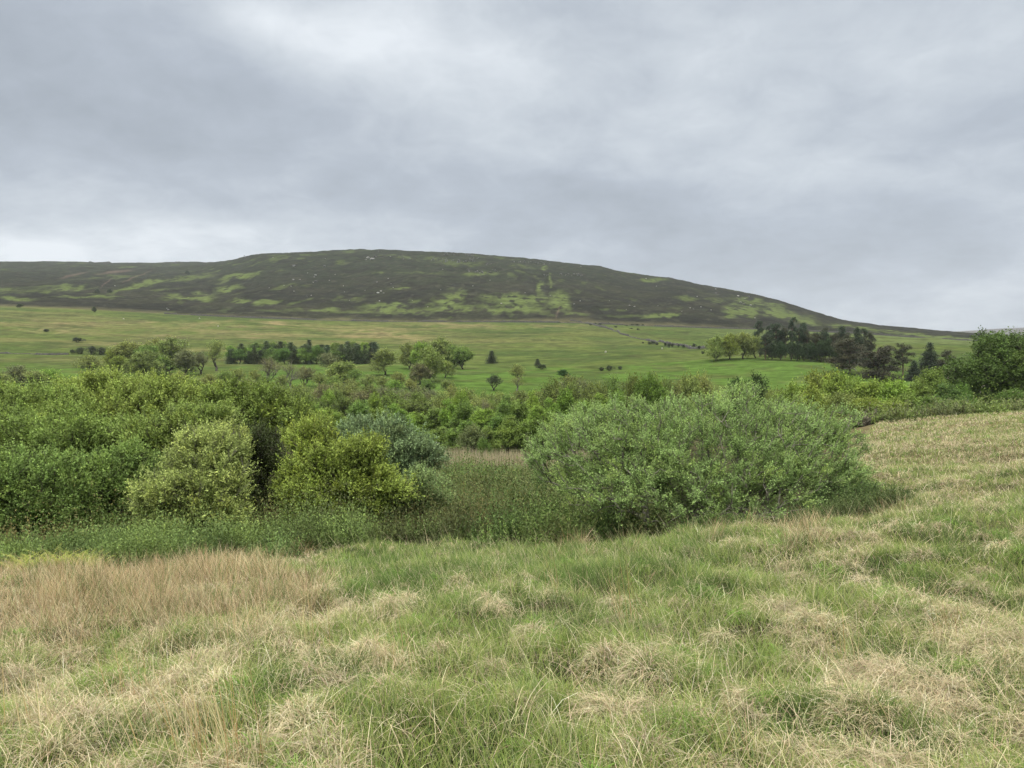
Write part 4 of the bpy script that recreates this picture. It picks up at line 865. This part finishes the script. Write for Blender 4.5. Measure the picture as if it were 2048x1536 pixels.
# ------------------------------------------------------------------ air
bm = bmesh.new(); bmesh.ops.create_cube(bm, size=1.0)
for v in bm.verts:
    v.co = (100 + v.co.x * 12000, 2220 + v.co.y * 4620, 185 + v.co.z * 450)
hm = bpy.data.meshes.new('haze'); bm.to_mesh(hm); bm.free()
m, nt, N, L = newmat('haze'); out = N.new('ShaderNodeOutputMaterial'); pv = N.new('ShaderNodeVolumePrincipled')
pv.inputs['Color'].default_value = (.86, .91, 1.0, 1); pv.inputs['Density'].default_value = .00008; pv.inputs['Anisotropy'].default_value = .2
L.new(pv.outputs[0], out.inputs['Volume']); hm.materials.append(m)
HAZE = tag(ob('haze', hm), 'thin pale air over the valley and hill', 'haze', kind='stuff')

# ------------------------------------------------------------------ sky
SUN_EL, SUN_AZ = math.radians(52), math.radians(215)   # azimuth clockwise from +Y
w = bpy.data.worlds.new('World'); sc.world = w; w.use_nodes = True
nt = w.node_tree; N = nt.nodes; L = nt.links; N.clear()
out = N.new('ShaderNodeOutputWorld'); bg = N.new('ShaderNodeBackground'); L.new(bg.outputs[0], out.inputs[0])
sky = N.new('ShaderNodeTexSky'); sky.sky_type = 'NISHITA'; sky.sun_disc = False; sky.sun_elevation = SUN_EL; sky.sun_rotation = SUN_AZ
tc = N.new('ShaderNodeTexCoord'); sx = N.new('ShaderNodeSeparateXYZ'); L.new(tc.outputs['Generated'], sx.inputs[0])
def math_(op, a, b=None, clamp=False):
    n = N.new('ShaderNodeMath'); n.operation = op; n.use_clamp = clamp
    for i, v in enumerate((a, b)):
        if v is None: continue
        if hasattr(v, 'is_linked') or hasattr(v, 'links'): L.new(v, n.inputs[i])
        else: n.inputs[i].default_value = v
    return n.outputs[0]
def mrange(v, a, b_, c, d, smooth=True):
    n = N.new('ShaderNodeMapRange'); n.interpolation_type = 'SMOOTHSTEP' if smooth else 'LINEAR'; L.new(v, n.inputs[0])
    for i, q in enumerate((a, b_, c, d)): n.inputs[i + 1].default_value = q
    return n.outputs[0]
zc = math_('MAXIMUM', sx.outputs['Z'], 0.0); den = math_('ADD', zc, .30)
cxn = math_('DIVIDE', sx.outputs['X'], den); cyn = math_('DIVIDE', sx.outputs['Y'], den)
cmb = N.new('ShaderNodeCombineXYZ'); L.new(cxn, cmb.inputs[0]); L.new(cyn, cmb.inputs[1]); cmb.inputs[2].default_value = 3.3
def noise(scale, det, rough, dist=0, off=(0, 0, 0)):
    mp = N.new('ShaderNodeMapping'); mp.inputs['Location'].default_value = off; L.new(cmb.outputs[0], mp.inputs[0])
    n = N.new('ShaderNodeTexNoise'); n.inputs['Scale'].default_value = scale; n.inputs['Detail'].default_value = det; n.inputs['Roughness'].default_value = rough; n.inputs['Distortion'].default_value = dist
    L.new(mp.outputs[0], n.inputs['Vector']); return n.outputs['Fac']
n1 = noise(1.25, 7, .50, .25, (.4, 1.3, 0)); n2 = noise(4.2, 6, .55, .3, (3, 1, 0))
n3 = noise(9.5, 6, .6, .6, (1, 5, 0)); cl = math_('ADD', math_('ADD', math_('MULTIPLY', n1, .66), math_('MULTIPLY', n2, .34)), math_('MULTIPLY', math_('SUBTRACT', n3, .5), .15))
def spot(px, py, wx, wy, amp):
    """a brighter or darker patch of the overcast, in a fixed compass direction"""
    d = nrm(W(px, py, 10.)); az = math.atan2(d[0], d[1]); el = math.asin(d[2])
    a = math_('DIVIDE', math_('SUBTRACT', AZ, az), wx / F); e_ = math_('DIVIDE', math_('SUBTRACT', EL, el), wy / F)
    q = math_('ADD', math_('MULTIPLY', a, a), math_('MULTIPLY', e_, e_))
    return math_('MULTIPLY', math_('EXPONENT', math_('MULTIPLY', q, -1.0)), amp)
AZ = math_('ARCTAN2', sx.outputs['X'], sx.outputs['Y']); EL = math_('ARCSINE', sx.outputs['Z'])
tot = cl
for s in [(600, 60, 300, 70, .12), (900, 130, 260, 90, .10), (1500, 150, 420, 130, .07), (40, 505, 190, 36, .24), (520, 35, 120, 34, .10), (700, 100, 110, 30, .07), (1420, 470, 420, 90, -.04), (300, 430, 260, 50, .04), (330, 220, 260, 110, -.045), (1000, 400, 480, 60, -.06), (1650, 470, 420, 100, -.07), (30, 230, 160, 130, -.03), (1850, 600, 350, 45, .06), (1060, 20, 200, 60, -.04), (1000, 300, 300, 50, .04), (60, 60, 160, 80, -.05), (560, 330, 260, 50, -.04)]:
    tot = math_('ADD', tot, spot(*s))
ramp = N.new('ShaderNodeValToRGB'); L.new(tot, ramp.inputs[0])
el_ = ramp.color_ramp.elements; el_[0].position = .28; el_[0].color = (.34, .385, .445, 1); el_[1].position = .76; el_[1].color = (.84, .89, .94, 1)
q = el_.new(.45); q.color = (.445, .498, .572, 1); q = el_.new(.59); q.color = (.60, .655, .715, 1)
mixs = N.new('ShaderNodeMix'); mixs.data_type = 'RGBA'; mixs.inputs[0].default_value = .06
sc1 = N.new('ShaderNodeVectorMath'); sc1.operation = 'SCALE'; sc1.inputs['Scale'].default_value = .10; L.new(sky.outputs[0], sc1.inputs[0])
L.new(ramp.outputs[0], mixs.inputs[6]); L.new(sc1.outputs[0], mixs.inputs[7])
zen_boost = mrange(sx.outputs['Z'], .42, .66, 1.0, 5.6); gnd = mrange(sx.outputs['Z'], -.06, 0.0, .10, 1.0)  # sky above the frame boosted beyond a real overcast, added to light ground and foliage
fac = math_('MULTIPLY', zen_boost, gnd)
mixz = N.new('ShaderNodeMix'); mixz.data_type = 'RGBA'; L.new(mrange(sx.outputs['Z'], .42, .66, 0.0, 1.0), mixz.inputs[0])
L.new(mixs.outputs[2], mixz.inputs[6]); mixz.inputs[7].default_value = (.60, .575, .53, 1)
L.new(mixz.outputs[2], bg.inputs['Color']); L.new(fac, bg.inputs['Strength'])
sl = bpy.data.lights.new('sun', 'SUN'); sl.energy = 1.5; sl.angle = math.radians(25); sl.color = (1, .965, .91)
so = bpy.data.objects.new('sun', sl); COL.objects.link(so)
from mathutils import Vector
sd = Vector((math.sin(SUN_AZ) * math.cos(SUN_EL), math.cos(SUN_AZ) * math.cos(SUN_EL), math.sin(SUN_EL)))
so.rotation_euler = sd.to_track_quat('Z', 'Y').to_euler(); so.location = (0, -20, 60)

# ------------------------------------------------------------------ camera and settings
cd = bpy.data.cameras.new('camera'); co = bpy.data.objects.new('camera', cd); COL.objects.link(co); sc.camera = co
cd.sensor_fit = 'HORIZONTAL'; cd.sensor_width = 36; cd.lens = 36 * F / 2048.; cd.clip_start = .05; cd.clip_end = 20000
co.location = (0, 0, 0); co.rotation_euler = (math.pi / 2 - PITCH, 0, 0)
vs_ = sc.view_settings; vs_.view_transform = 'Standard'; vs_.look = 'None'; vs_.exposure = 0; vs_.gamma = 1
cy = sc.cycles; cy.max_bounces = 5; cy.diffuse_bounces = 2; cy.glossy_bounces = 1; cy.transmission_bounces = 3; cy.transparent_max_bounces = 4; cy.volume_bounces = 1
cy.use_denoising = True; cy.denoiser = 'OPENIMAGEDENOISE'; cy.denoising_input_passes = 'RGB_ALBEDO_NORMAL'; cy.use_adaptive_sampling = True; cy.adaptive_threshold = .01
sc.render.film_transparent = False
